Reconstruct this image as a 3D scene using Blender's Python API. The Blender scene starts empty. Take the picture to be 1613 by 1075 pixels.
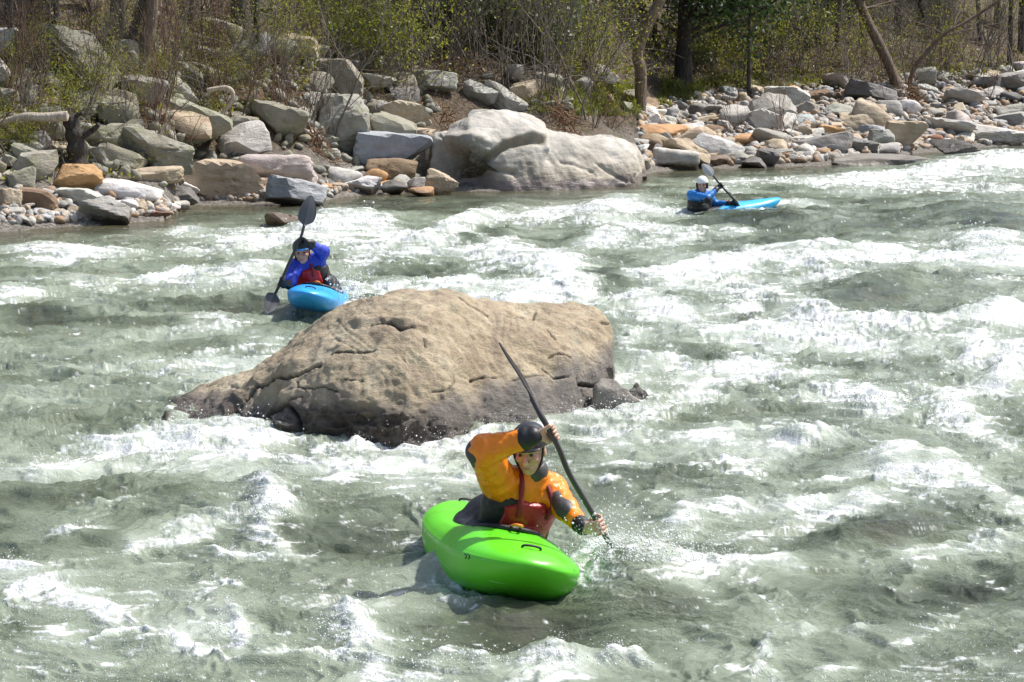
import bpy, bmesh, math, random
import numpy as np
from mathutils import Vector, Matrix

PI = math.pi
scene = bpy.context.scene
COL = scene.collection
rnd = random.Random(7)
nrg = np.random.default_rng(11)

# ------------------------------------------------------------------ camera
# (u, v) are positions in the 1613 x 1075 photograph; the helpers turn them
# into places in the world (on the water, on the bank, or at a distance Y).
FPX, CU, CV, CAMH = 3808.0, 806.5, 537.5, 2.9
HOR = 60.0
PITCH = math.atan((CV - HOR) / FPX)
CP, SP = math.cos(PITCH), math.sin(PITCH)

def ray(u, v):
    x = (u - CU) / FPX
    y = -(v - CV) / FPX
    return x, CP + y * SP, -SP + y * CP

def at_z(u, v, z=0.0):
    x, y, d = ray(u, v)
    t = (z - CAMH) / d
    return Vector((x * t, y * t, z))

def at_y(u, v, Y):
    x, y, d = ray(u, v)
    t = Y / y
    return Vector((x * t, Y, CAMH + d * t))

def proj(X, Y, Z):
    zz = Z - CAMH
    dep = Y * CP - zz * SP
    up = Y * SP + zz * CP
    return CU + FPX * X / dep, CV - FPX * up / dep

cam_d = bpy.data.cameras.new('camera')
cam = bpy.data.objects.new('camera', cam_d)
COL.objects.link(cam)
cam.location = (0, 0, CAMH)
cam.rotation_euler = (PI / 2 - PITCH, 0, 0)
cam_d.sensor_width = 36.0
cam_d.lens = 36.0 * FPX / 1613.0
cam_d.clip_start = 0.1
cam_d.clip_end = 1000
scene.camera = cam

# ------------------------------------------------------------------ light
SUN_DIR = Vector((0.50, 0.22, 0.84)).normalized()       # towards the sun
w = bpy.data.worlds.new('World')
scene.world = w
w.use_nodes = True
wn = w.node_tree.nodes
sky = wn.new('ShaderNodeTexSky')
sky.sky_type = 'NISHITA'
sky.sun_disc = False
sky.sun_elevation = math.asin(SUN_DIR.z)
sky.sun_rotation = math.atan2(SUN_DIR.x, SUN_DIR.y)
sky.air_density = 1.0
sky.dust_density = 3.0
sky.ozone_density = 1.0
bgn = wn['Background']
bgn.inputs['Strength'].default_value = 0.13
w.node_tree.links.new(sky.outputs[0], bgn.inputs[0])
sl = bpy.data.lights.new('sun', 'SUN')
sl.energy = 4.4
sl.angle = math.radians(0.5)
sl.color = (1.0, 0.97, 0.93)
so = bpy.data.objects.new('sun', sl)
COL.objects.link(so)
so.location = (20, 0, 40)
so.rotation_euler = SUN_DIR.to_track_quat('Z', 'Y').to_euler()
scene.view_settings.view_transform = 'Standard'
scene.view_settings.look = 'None'
scene.view_settings.exposure = 0.42
scene.view_settings.gamma = 1
scene.cycles.max_bounces = 6
scene.cycles.transparent_max_bounces = 8

# ------------------------------------------------------------------ noise
_p = np.arange(256)
np.random.default_rng(3).shuffle(_p)
PERM = np.concatenate([_p, _p, _p]).astype(np.int32)
_g = np.random.default_rng(5).normal(size=(256, 3))
GR3 = (_g / np.linalg.norm(_g, axis=1)[:, None]).astype(np.float32)
_a = np.random.default_rng(6).uniform(0, 2 * PI, 256)
GR2 = np.stack([np.cos(_a), np.sin(_a)], 1).astype(np.float32)

def perlin2(x, y):
    x = np.asarray(x, np.float64); y = np.asarray(y, np.float64)
    xi = np.floor(x); yi = np.floor(y)
    xf = (x - xi).astype(np.float32); yf = (y - yi).astype(np.float32)
    xi = xi.astype(np.int64) & 255; yi = yi.astype(np.int64) & 255
    uu = xf * xf * xf * (xf * (xf * 6 - 15) + 10)
    vv = yf * yf * yf * (yf * (yf * 6 - 15) + 10)
    def g(ix, iy, dx, dy):
        h = PERM[PERM[ix & 255] + (iy & 255)]
        gg = GR2[h]
        return gg[..., 0] * dx + gg[..., 1] * dy
    a = g(xi, yi, xf, yf); b = g(xi + 1, yi, xf - 1, yf)
    c = g(xi, yi + 1, xf, yf - 1); d = g(xi + 1, yi + 1, xf - 1, yf - 1)
    ab = a + uu * (b - a); cd = c + uu * (d - c)
    return (ab + vv * (cd - ab)) * 1.5

def perlin3(P):
    P = np.asarray(P, np.float64)
    I = np.floor(P); F = (P - I).astype(np.float32)
    I = I.astype(np.int64) & 255
    W = F * F * F * (F * (F * 6 - 15) + 10)
    def g(a, b, c):
        h = PERM[PERM[PERM[(I[..., 0] + a) & 255] + ((I[..., 1] + b) & 255)] + ((I[..., 2] + c) & 255)]
        gg = GR3[h]
        return gg[..., 0] * (F[..., 0] - a) + gg[..., 1] * (F[..., 1] - b) + gg[..., 2] * (F[..., 2] - c)
    def L(t, a, b): return a + t * (b - a)
    x, y, z = W[..., 0], W[..., 1], W[..., 2]
    return 1.5 * L(z, L(y, L(x, g(0, 0, 0), g(1, 0, 0)), L(x, g(0, 1, 0), g(1, 1, 0))),
                   L(y, L(x, g(0, 0, 1), g(1, 0, 1)), L(x, g(0, 1, 1), g(1, 1, 1))))

def fbm2(x, y, oct=4, lac=2.03, gain=0.5):
    s = 0; a = 1
    for i in range(oct):
        s = s + a * perlin2(x + 17.3 * i, y - 9.1 * i)
        x = x * lac; y = y * lac; a *= gain
    return s

def fbm3(P, oct=4, lac=2.03, gain=0.5):
    s = 0; a = 1
    for i in range(oct):
        s = s + a * perlin3(P + 13.7 * i)
        P = P * lac; a *= gain
    return s

def ridge2(x, y, oct=3, gain=0.5):
    s = 0; a = 1
    for i in range(oct):
        s = s + a * (1 - np.abs(perlin2(x + 31.7 * i, y + 5.3 * i)) * 1.8)
        x = x * 2.07; y = y * 2.07; a *= gain
    return s

def sstep(a, b, x):
    t = np.clip((x - a) / (b - a), 0, 1)
    return t * t * (3 - 2 * t)

# ------------------------------------------------------------------ objects
def mesh_np(name, V, F, smooth=True):
    """mesh from arrays; F is an (n, k) array or a list of such arrays"""
    V = np.asarray(V, np.float32)
    Fs = F if isinstance(F, list) else [F]
    Fs = [np.asarray(f, np.int32) for f in Fs if len(f)]
    me = bpy.data.meshes.new(name)
    me.vertices.add(len(V))
    me.vertices.foreach_set('co', V.ravel())
    nl = sum(f.size for f in Fs); nf = sum(len(f) for f in Fs)
    me.loops.add(nl)
    me.loops.foreach_set('vertex_index', np.concatenate([f.ravel() for f in Fs]))
    me.polygons.add(nf)
    tot = np.concatenate([np.full(len(f), f.shape[1], np.int32) for f in Fs])
    st = np.concatenate([[0], np.cumsum(tot)[:-1]]).astype(np.int32)
    me.polygons.foreach_set('loop_start', st)
    me.polygons.foreach_set('loop_total', tot)
    me.update(calc_edges=True)
    me.validate()
    if smooth:
        me.polygons.foreach_set('use_smooth', np.ones(len(me.polygons), bool))
    return me

def link(name, me, mat=None, parent=None):
    o = bpy.data.objects.new(name, me)
    COL.objects.link(o)
    if mat is not None and me is not None and len(me.materials) == 0:
        me.materials.append(mat)
    if parent is not None:
        o.parent = parent
        o.matrix_parent_inverse = Matrix.Translation(-Vector(parent.location))
    return o

def tag(o, label=None, cat=None, group=None, kind=None):
    if label: o['label'] = label
    if cat: o['category'] = cat
    if group: o['group'] = group
    if kind: o['kind'] = kind
    return o

def empty(name, loc):
    o = bpy.data.objects.new(name, None)
    COL.objects.link(o)
    o.location = loc
    o.empty_display_size = 0.1
    return o

class MB:
    """collects tubes and other pieces into one mesh"""
    def __init__(s): s.v = []; s.f4 = []; s.f3 = []; s.n = 0
    def add(s, V, F):
        F = np.asarray(F, np.int32) + s.n
        V = np.asarray(V, np.float32)
        s.v.append(V); s.n += len(V)
        (s.f4 if F.shape[1] == 4 else s.f3).append(F)
    def tube(s, pts, rad, sides=6, cap=True):
        pts = np.asarray(pts, np.float64); m = len(pts)
        rad = np.broadcast_to(np.asarray(rad, np.float64), (m,))
        T = np.gradient(pts, axis=0)
        T /= np.maximum(np.linalg.norm(T, axis=1), 1e-9)[:, None]
        ref = np.array([0.31, 0.22, 0.92]) if abs(T[0, 2]) < 0.9 else np.array([0.9, 0.3, 0.1])
        N = ref - T * (T @ ref)[:, None]
        N /= np.maximum(np.linalg.norm(N, axis=1), 1e-9)[:, None]
        B = np.cross(T, N)
        a = np.linspace(0, 2 * PI, sides, endpoint=False)
        R = (np.cos(a)[None, :, None] * N[:, None] + np.sin(a)[None, :, None] * B[:, None]) * rad[:, None, None] + pts[:, None]
        i = np.arange(m - 1)[:, None] * sides; j = np.arange(sides)[None]
        jn = (j + 1) % sides
        F = np.stack([i + j, i + jn, i + sides + jn, i + sides + j], -1).reshape(-1, 4)
        s.add(R.reshape(-1, 3), F)
        if cap:
            V = np.vstack([R[0], pts[0] - T[0] * rad[0] * .4, R[-1], pts[-1] + T[-1] * rad[-1] * .4])
            F = [(jj, sides, (jj + 1) % sides) for jj in range(sides)] + \
                [(sides + 1 + jj, sides + 1 + (jj + 1) % sides, 2 * sides + 1) for jj in range(sides)]
            s.add(V, F)
    def mesh(s, name, smooth=True):
        Fs = []
        if s.f4: Fs.append(np.concatenate(s.f4))
        if s.f3: Fs.append(np.concatenate(s.f3))
        return mesh_np(name, np.concatenate(s.v), Fs, smooth)
    def build(s, name, mat, parent=None, smooth=True):
        return link(name, s.mesh(name, smooth), mat, parent)

def spline(pts, n):
    """Catmull-Rom through the points"""
    P = np.asarray([tuple(p) for p in pts], np.float64)
    P = np.vstack([2 * P[0] - P[1], P, 2 * P[-1] - P[-2]])
    t = np.linspace(0, len(P) - 3 - 1e-6, n)
    i = t.astype(int); f = (t - i)[:, None]
    a, b, c, d = P[i], P[i + 1], P[i + 2], P[i + 3]
    return 0.5 * (2 * b + (c - a) * f + (2 * a - 5 * b + 4 * c - d) * f ** 2 + (3 * b - a - 3 * c + d) * f ** 3)

# ------------------------------------------------------------------ materials
def mat(name, col=(0.5, 0.5, 0.5), rough=0.6, **kw):
    m = bpy.data.materials.new(name)
    m.use_nodes = True
    b = m.node_tree.nodes['Principled BSDF']
    b.inputs['Base Color'].default_value = (*col, 1)
    b.inputs['Roughness'].default_value = rough
    for k, v in kw.items():
        b.inputs[k].default_value = v
    return m

class NT:
    """terse node building"""
    def __init__(s, m):
        s.t = m.node_tree; s.n = s.t.nodes; s.b = s.n['Principled BSDF']; s.out = s.n['Material Output']
    def new(s, typ, **kw):
        n = s.n.new('ShaderNode' + typ)
        for k, v in kw.items():
            if k in n.inputs.keys(): s.set(n.inputs[k], v)
            else: setattr(n, k, v)
        return n
    def set(s, inp, v):
        if isinstance(v, bpy.types.NodeSocket): s.t.links.new(v, inp)
        else: inp.default_value = v
    def noise(s, vec, scale, detail=4, rough=0.55, dist=0.0):
        n = s.new('TexNoise')
        if vec is not None: s.set(n.inputs['Vector'], vec)
        n.inputs['Scale'].default_value = scale; n.inputs['Detail'].default_value = detail
        n.inputs['Roughness'].default_value = rough; n.inputs['Distortion'].default_value = dist
        return n.outputs[0]
    def ramp(s, fac, stops):
        n = s.new('ValToRGB'); s.set(n.inputs[0], fac)
        e = n.color_ramp.elements
        while len(e) < len(stops): e.new(0.5)
        for k, (p, c) in enumerate(stops):
            e[k].position = p
            e[k].color = (*c, 1) if isinstance(c, tuple) else (c, c, c, 1)
        return n.outputs[0]
    def mix(s, fac, a, b, mode='MIX'):
        n = s.new('Mix', data_type='RGBA', blend_type=mode)
        s.set(n.inputs[0], fac)
        for k, v in ((6, a), (7, b)):
            s.set(n.inputs[k], (*v, 1) if isinstance(v, tuple) and len(v) == 3 else v)
        return n.outputs[2]
    def math(s, op, a, b=0.0, clamp=False):
        n = s.new('Math', operation=op, use_clamp=clamp)
        s.set(n.inputs[0], a); s.set(n.inputs[1], b)
        return n.outputs[0]
    def mapr(s, v, a, b, c=0.0, d=1.0):
        n = s.new('MapRange'); s.set(n.inputs[0], v)
        for k, q in zip((1, 2, 3, 4), (a, b, c, d)): n.inputs[k].default_value = q
        return n.outputs[0]
    def bump(s, h, strength=0.5, dist=0.02, normal=None):
        n = s.new('Bump'); s.set(n.inputs['Height'], h)
        n.inputs['Strength'].default_value = strength; n.inputs['Distance'].default_value = dist
        if normal is not None: s.set(n.inputs['Normal'], normal)
        return n.outputs[0]
    def vmul(s, vec, v3):
        n = s.new('VectorMath', operation='MULTIPLY'); s.set(n.inputs[0], vec); n.inputs[1].default_value = v3
        return n.outputs[0]

def rock_material(name, lichen=0.3, scale=1.0):
    """colour from the object's own colour; alpha = how dry it is"""
    m = mat(name); N = NT(m)
    oi = N.new('ObjectInfo'); tc = N.new('TexCoord'); ge = N.new('NewGeometry')
    pos = ge.outputs['Position']
    add = N.new('VectorMath', operation='ADD'); N.set(add.inputs[0], pos)
    cmb = N.new('CombineXYZ'); r = N.math('MULTIPLY', oi.outputs['Random'], 40.0)
    for k in range(3): N.set(cmb.inputs[k], r)
    N.set(add.inputs[1], cmb.outputs[0])
    p = add.outputs[0]
    c = oi.outputs['Color']
    n1 = N.noise(p, 2.2 * scale, 5, 0.6)
    n2 = N.noise(p, 9 * scale, 6, 0.65)
    n3 = N.noise(p, 45 * scale, 4, 0.7)
    st = N.noise(N.vmul(p, (1.3, 1.3, 5.0)), 1.6 * scale, 4, 0.6, 0.6)
    c = N.mix(N.mapr(n1, 0.35, 0.65), N.mix(1.0, c, (0.72, 0.70, 0.66), 'MULTIPLY'), c)
    c = N.mix(N.mapr(n2, 0.5, 0.72, 0, 0.55), c, N.mix(1.0, c, (1.25, 1.22, 1.15), 'MULTIPLY'))
    c = N.mix(N.mapr(st, 0.56, 0.70, 0, 0.6), c, N.mix(1.0, c, (0.55, 0.50, 0.45), 'MULTIPLY'))
    c = N.mix(N.mapr(n3, 0.55, 0.75, 0, 0.5), c, N.mix(1.0, c, (0.55, 0.55, 0.55), 'MULTIPLY'))
    if lichen:
        c = N.mix(N.mapr(N.noise(p, 3.4, 6, 0.7), 0.52, 0.64, 0, lichen), c, (0.20, 0.20, 0.10))
        c = N.mix(N.mapr(N.noise(p, 6.0, 6, 0.75, 0.5), 0.56, 0.66, 0, lichen), c, (0.40, 0.40, 0.33))
    # wet band along the river
    sep = N.new('SeparateXYZ'); N.set(sep.inputs[0], pos)
    zz = N.math('ADD', sep.outputs[2], N.math('MULTIPLY', N.math('SUBTRACT', n1, 0.5), 0.35))
    band = N.mapr(zz, 0.07, 0.17, 1.0, 0.0)
    wet = N.math('MAXIMUM', N.math('SUBTRACT', 1.0, oi.outputs['Alpha']), band)
    c = N.mix(wet, c, N.mix(1.0, c, (0.36, 0.31, 0.25), 'MULTIPLY'))
    N.set(N.b.inputs['Base Color'], c)
    N.set(N.b.inputs['Roughness'], N.mapr(wet, 0, 1, 0.85, 0.28))
    h = N.math('ADD', N.math('MULTIPLY', n2, 0.7), N.math('ADD', N.math('MULTIPLY', n3, 0.22), N.math('MULTIPLY', st, 0.8)))
    N.set(N.b.inputs['Normal'], N.bump(h, 0.75, 0.06 / scale))
    return m

M = {}
M['rock'] = rock_material('river_stone', 0.0)
M['talus'] = rock_material('lichen_stone', 0.75)

def leaf_mat(name, c1, c2, trans=0.45):
    m = bpy.data.materials.new(name); m.use_nodes = True
    N = NT(m); ge = N.new('NewGeometry')
    c = N.mix(ge.outputs['Random Per Island'], c1, c2)
    N.set(N.b.inputs['Base Color'], c); N.b.inputs['Roughness'].default_value = 0.5
    tr = N.new('BsdfTranslucent'); N.set(tr.inputs[0], N.mix(1.0, c, (1.5, 1.5, 0.8), 'MULTIPLY'))
    ms = N.new('MixShader'); ms.inputs[0].default_value = trans
    N.t.links.new(N.b.outputs[0], ms.inputs[1]); N.t.links.new(tr.outputs[0], ms.inputs[2])
    N.t.links.new(ms.outputs[0], N.out.inputs[0])
    return m

M['leaf_olive'] = leaf_mat('olive_leaves', (0.115, 0.135, 0.022), (0.18, 0.17, 0.03))
M['leaf_yellow'] = leaf_mat('yellow_green_leaves', (0.20, 0.24, 0.03), (0.28, 0.26, 0.04))
M['leaf_bright'] = leaf_mat('bright_spring_leaves', (0.16, 0.27, 0.03), (0.26, 0.36, 0.05))
M['leaf_dark'] = leaf_mat('evergreen_leaves', (0.028, 0.062, 0.02), (0.05, 0.10, 0.028), 0.25)
M['leaf_rhodo'] = leaf_mat('rhododendron_leaves', (0.07, 0.10, 0.03), (0.13, 0.15, 0.06), 0.2)
M['leaf_brown'] = leaf_mat('dead_leaves', (0.16, 0.085, 0.04), (0.30, 0.19, 0.11), 0.2)
M['grass'] = leaf_mat('bank_grass', (0.11, 0.14, 0.03), (0.20, 0.20, 0.06), 0.35)

def bark_mat(name, c1, c2, sc=1.0):
    m = mat(name, c1, 0.9); N = NT(m); ge = N.new('NewGeometry')
    p = N.vmul(ge.outputs['Position'], (1, 1, 0.22))
    a = N.noise(p, 22 * sc, 5, 0.65); b = N.noise(ge.outputs['Position'], 3, 3)
    N.set(N.b.inputs['Base Color'], N.mix(N.mapr(N.math('ADD', N.math('MULTIPLY', a, .7), N.math('MULTIPLY', b, .3)), 0.38, 0.62), c1, c2))
    N.set(N.b.inputs['Normal'], N.bump(a, 0.9, 0.05))
    return m
M['bark'] = bark_mat('grey_brown_bark', (0.055, 0.045, 0.036), (0.17, 0.14, 0.11))
M['bark_dark'] = bark_mat('dark_bark', (0.022, 0.019, 0.016), (0.07, 0.058, 0.046))
M['bark_tan'] = bark_mat('tan_bark', (0.09, 0.065, 0.045), (0.22, 0.165, 0.115))
M['twig'] = bark_mat('grey_twigs', (0.10, 0.082, 0.064), (0.24, 0.205, 0.165))
M['twig_red'] = bark_mat('reddish_twigs', (0.11, 0.06, 0.04), (0.22, 0.13, 0.085))
M['driftwood'] = bark_mat('bleached_driftwood', (0.34, 0.28, 0.21), (0.55, 0.48, 0.38))
M['rootwad'] = bark_mat('matted_roots', (0.13, 0.07, 0.035), (0.27, 0.165, 0.09))
# ------------------------------------------------------------------ far bank terrain
SHORE = [(-900, 430), (-400, 395), (-100, 374), (0, 366), (130, 356), (260, 347), (300, 324), (480, 320), (560, 308),
         (660, 302), (760, 302), (1000, 292), (1022, 272), (1100, 266), (1300, 261), (1450, 241), (1613, 229), (1800, 219), (2300, 200), (3000, 185)]
_sb, _sy = [], []
for (u, v) in SHORE:
    P = at_z(u, v); _sb.append(P.x / P.y); _sy.append(P.y)
def bear(u): return (u - CU) / (FPX * CP) 
def shoreY(b): return np.interp(b, _sb, _sy)
PS = np.array([-14, -4, -0.6, 0, 1, 2, 4, 6, 10, 15, 25, 40, 80], float)
PROF = [(-900, [-2.5, -1.4, -.2, 0, .30, .6, 1.5, 2.7, 5, 8, 13, 20, 40]),
        (420, [-2.5, -1.4, -.2, 0, .30, .6, 1.5, 2.7, 5, 8, 13, 20, 40]),
        (560, [-2.5, -1.4, -.2, 0, .22, .45, 1.15, 2.1, 4.0, 6.6, 12, 19, 39]),
        (860, [-2.5, -1.4, -.2, 0, .20, .38, .85, 1.5, 3.0, 5.2, 10, 17, 37]),
        (1000, [-2.5, -1.3, -.16, 0, .15, .28, .48, .65, 1.0, 1.7, 4.4, 9.5, 28]),
        (1200, [-2.5, -1.3, -.16, 0, .15, .26, .42, .55, .80, 1.15, 3.3, 8.5, 26]),
        (3000, [-2.5, -1.3, -.16, 0, .15, .26, .42, .55, .80, 1.15, 3.3, 8.5, 26])]
_pb = np.array([bear(p[0]) for p in PROF]); _pz = np.array([p[1] for p in PROF], float)
def ground(X, Y):
    X = np.asarray(X, float); Y = np.asarray(Y, float)
    b = X / Y; s = Y - shoreY(b)
    zs = np.stack([np.interp(s, PS, row) for row in _pz], -1)
    k = np.clip(np.searchsorted(_pb, b) - 1, 0, len(_pb) - 2)
    t = np.clip((b - _pb[k]) / (_pb[k + 1] - _pb[k]), 0, 1)
    t = t * t * (3 - 2 * t)
    z = np.take_along_axis(zs, k[..., None], -1)[..., 0] * (1 - t) + np.take_along_axis(zs, k[..., None] + 1, -1)[..., 0] * t
    n = fbm2(X * .35, Y * .35, 4)
    return z + n * np.clip(s - 0.5, 0, 6) / 6 * 0.42

def at_ground(u, v):
    x, y, d = ray(u, v)
    Y = np.arange(30, 150, 0.06)
    t = Y / y
    hit = np.nonzero(CAMH + d * t < np.maximum(ground(x * t, Y), 0.0))[0]
    i = hit[0] if len(hit) else len(Y) - 1
    return Vector((x * t[i], Y[i], float(max(ground(x * t[i], Y[i]), 0.0))))

bb = np.linspace(bear(-880), bear(2600), 300)
ss = np.concatenate([np.linspace(-14, -1, 12), np.linspace(-.7, 16, 130), np.linspace(16.4, 75, 90)])
B_, S_ = np.meshgrid(bb, ss)
Yg = shoreY(B_) + S_; Xg = B_ * Yg
Zg = ground(Xg, Yg) + fbm2(Xg * 2.2, Yg * 2.2, 3) * 0.05
nr, nc = B_.shape
idx = np.arange(nr * nc).reshape(nr, nc)
Fq = np.stack([idx[:-1, :-1], idx[:-1, 1:], idx[1:, 1:], idx[1:, :-1]], -1).reshape(-1, 4)
m = mat('forest_floor', rough=0.95); N = NT(m); ge = N.new('NewGeometry'); p = ge.outputs['Position']
n1 = N.noise(p, 0.45, 5, 0.6); n2 = N.noise(p, 3.0, 6, 0.7); n3 = N.noise(p, 16, 5, 0.7)
c = N.ramp(n3, [(0.30, (0.028, 0.02, 0.014)), (0.46, (0.105, 0.075, 0.048)), (0.60, (0.21, 0.15, 0.10)), (0.75, (0.34, 0.26, 0.185))])
c = N.mix(N.mapr(n2, 0.50, 0.66, 0, 0.75), c, N.ramp(n3, [(0.35, (0.05, 0.055, 0.015)), (0.65, (0.15, 0.155, 0.045))]))
c = N.mix(N.mapr(n1, 0.54, 0.62, 0, 0.6), c, N.ramp(n3, [(0.35, (0.09, 0.085, 0.06)), (0.65, (0.27, 0.25, 0.2))]))
sp = N.new('SeparateXYZ'); N.set(sp.inputs[0], p); gz = N.math('ADD', sp.outputs[2], N.math('MULTIPLY', N.math('SUBTRACT', n2, .5), .5))
c = N.mix(N.mapr(gz, .95, .55), c, N.ramp(N.noise(p, 14, 4, .7), [(0.32, (0.07, 0.06, 0.05)), (0.5, (0.24, 0.215, 0.18)), (0.66, (0.40, 0.37, 0.32))]))
N.set(N.b.inputs['Base Color'], c)
N.set(N.b.inputs['Normal'], N.bump(N.math('ADD', n3, n2), 1.0, 0.12))
bank = link('hillside', mesh_np('hillside', np.stack([Xg, Yg, Zg], -1).reshape(-1, 3), Fq), m)
tag(bank, kind='structure')

# ------------------------------------------------------------------ rocks
def ico(sub):
    bm = bmesh.new(); bmesh.ops.create_icosphere(bm, subdivisions=sub, radius=1)
    V = np.array([v.co[:] for v in bm.verts]); F = np.array([[v.index for v in f.verts] for f in bm.faces])
    bm.free(); return V, F
ICO = {s: ico(s) for s in (2, 3, 4, 5)}

def rock_mesh(seed, sub=3, planes=11, power=24, amp=0.04, name='rock'):
    r = np.random.default_rng(seed)
    V, F = ICO[sub]
    n = r.normal(size=(planes, 3)); n /= np.linalg.norm(n, axis=1)[:, None]
    n = np.vstack([n, np.eye(3), -np.eye(3)])
    d = np.concatenate([r.uniform(0.46, 0.92, planes), r.uniform(0.8, 1.05, 6)])
    q = np.maximum(V @ n.T, 0) / d
    rad = (q ** power).sum(1) ** (-1.0 / power)
    P = V * rad[:, None]
    P = P + V * (fbm3(P * 1.7 + seed * 3.1, 3) * amp * 1.5 + fbm3(P * 5.0 + seed, 3) * amp * 0.55)[:, None]
    if sub >= 4:
        ly = np.abs(perlin3(P * np.array([1.2, 1.2, 6.0]) + seed * 1.7))
        P = P - V * (np.clip(0.10 - ly, 0, .1) * 0.5)[:, None]
    lo, hi = P.min(0), P.max(0)
    P = (P - (lo + hi) / 2) / (hi - lo)
    me = mesh_np(name, P, F)
    if power > 20: me.set_sharp_from_angle(angle=math.radians(24 if sub == 3 else 17))
    return me

ANG = [rock_mesh(100 + i, 3, 9, 60, 0.03, 'angular_stone') for i in range(12)]
RND = [rock_mesh(200 + i, 3, 8, 11, 0.05, 'rounded_stone') for i in range(12)]
FLT = [rock_mesh(300 + i, 3, 8, 28, 0.04, 'flat_stone') for i in range(8)]
HERO = [rock_mesh(400 + i, 4, 9, 60, 0.04, 'boulder') for i in range(10)]
HRND = [rock_mesh(450 + i, 4, 8, 16, 0.05, 'boulder') for i in range(6)]
for lst in (ANG, RND, FLT, HERO, HRND):
    for me in lst: me.materials.append(M['rock'])
def talus_copy(lst):
    out = []
    for me in lst:
        c = me.copy(); c.materials.clear(); c.materials.append(M['talus']); out.append(c)
    return out
TANG, THERO, TFLT = talus_copy(ANG), talus_copy(HERO), talus_copy(FLT)

TINT = {'white': (.62, .61, .58), 'pale grey': (.47, .455, .42), 'grey': (.33, .32, .29), 'blue grey': (.36, .38, .40),
        'dark grey': (.19, .185, .175), 'tan': (.44, .36, .26), 'orange': (.46, .27, .13), 'brown': (.23, .16, .10),
        'olive grey': (.27, .255, .20), 'red brown': (.27, .13, .075), 'pinkish': (.43, .385, .355)}
def jit(c, a=0.1):
    f = 1 + rnd.uniform(-a, a)
    return tuple(max(0.01, x * f * (1 + rnd.uniform(-.03, .03))) for x in c)
TINT = {k: tuple(min(.7, x * 1.12) for x in v) for k, v in TINT.items()}

ROCKS = []           # (object, u, v, short phrase)
def rock(u0, v0, u1, v1, tint, kind='rock', me=None, label=None, phrase=None, dry=1.0, depth=0.85, tilt=0.0, name='boulder', sink=0.12, cat='boulder', group=None, Y=None):
    cu = (u0 + u1) / 2
    P = at_ground(cu, v1)
    if Y is not None: P = at_y(cu, v1, Y)
    wd = (u1 - u0) * P.y / FPX
    dp = wd * depth
    yc = P.y + dp * 0.38
    top = at_y(cu, v0, yc)
    h = max(top.z - P.z, 0.08 * wd)
    o = bpy.data.objects.new(name, me); COL.objects.link(o)
    hh = h * (1 + sink)
    o.scale = (wd * 1.04, dp, hh)
    o.location = (top.x, yc, top.z - hh / 2)
    o.rotation_euler = (0, tilt, 0)
    o.color = (*jit(TINT[tint], .06), dry)
    if label: tag(o, label, cat, group)
    ROCKS.append((o, cu, (v0 + v1) / 2, phrase))
    return o

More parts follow.
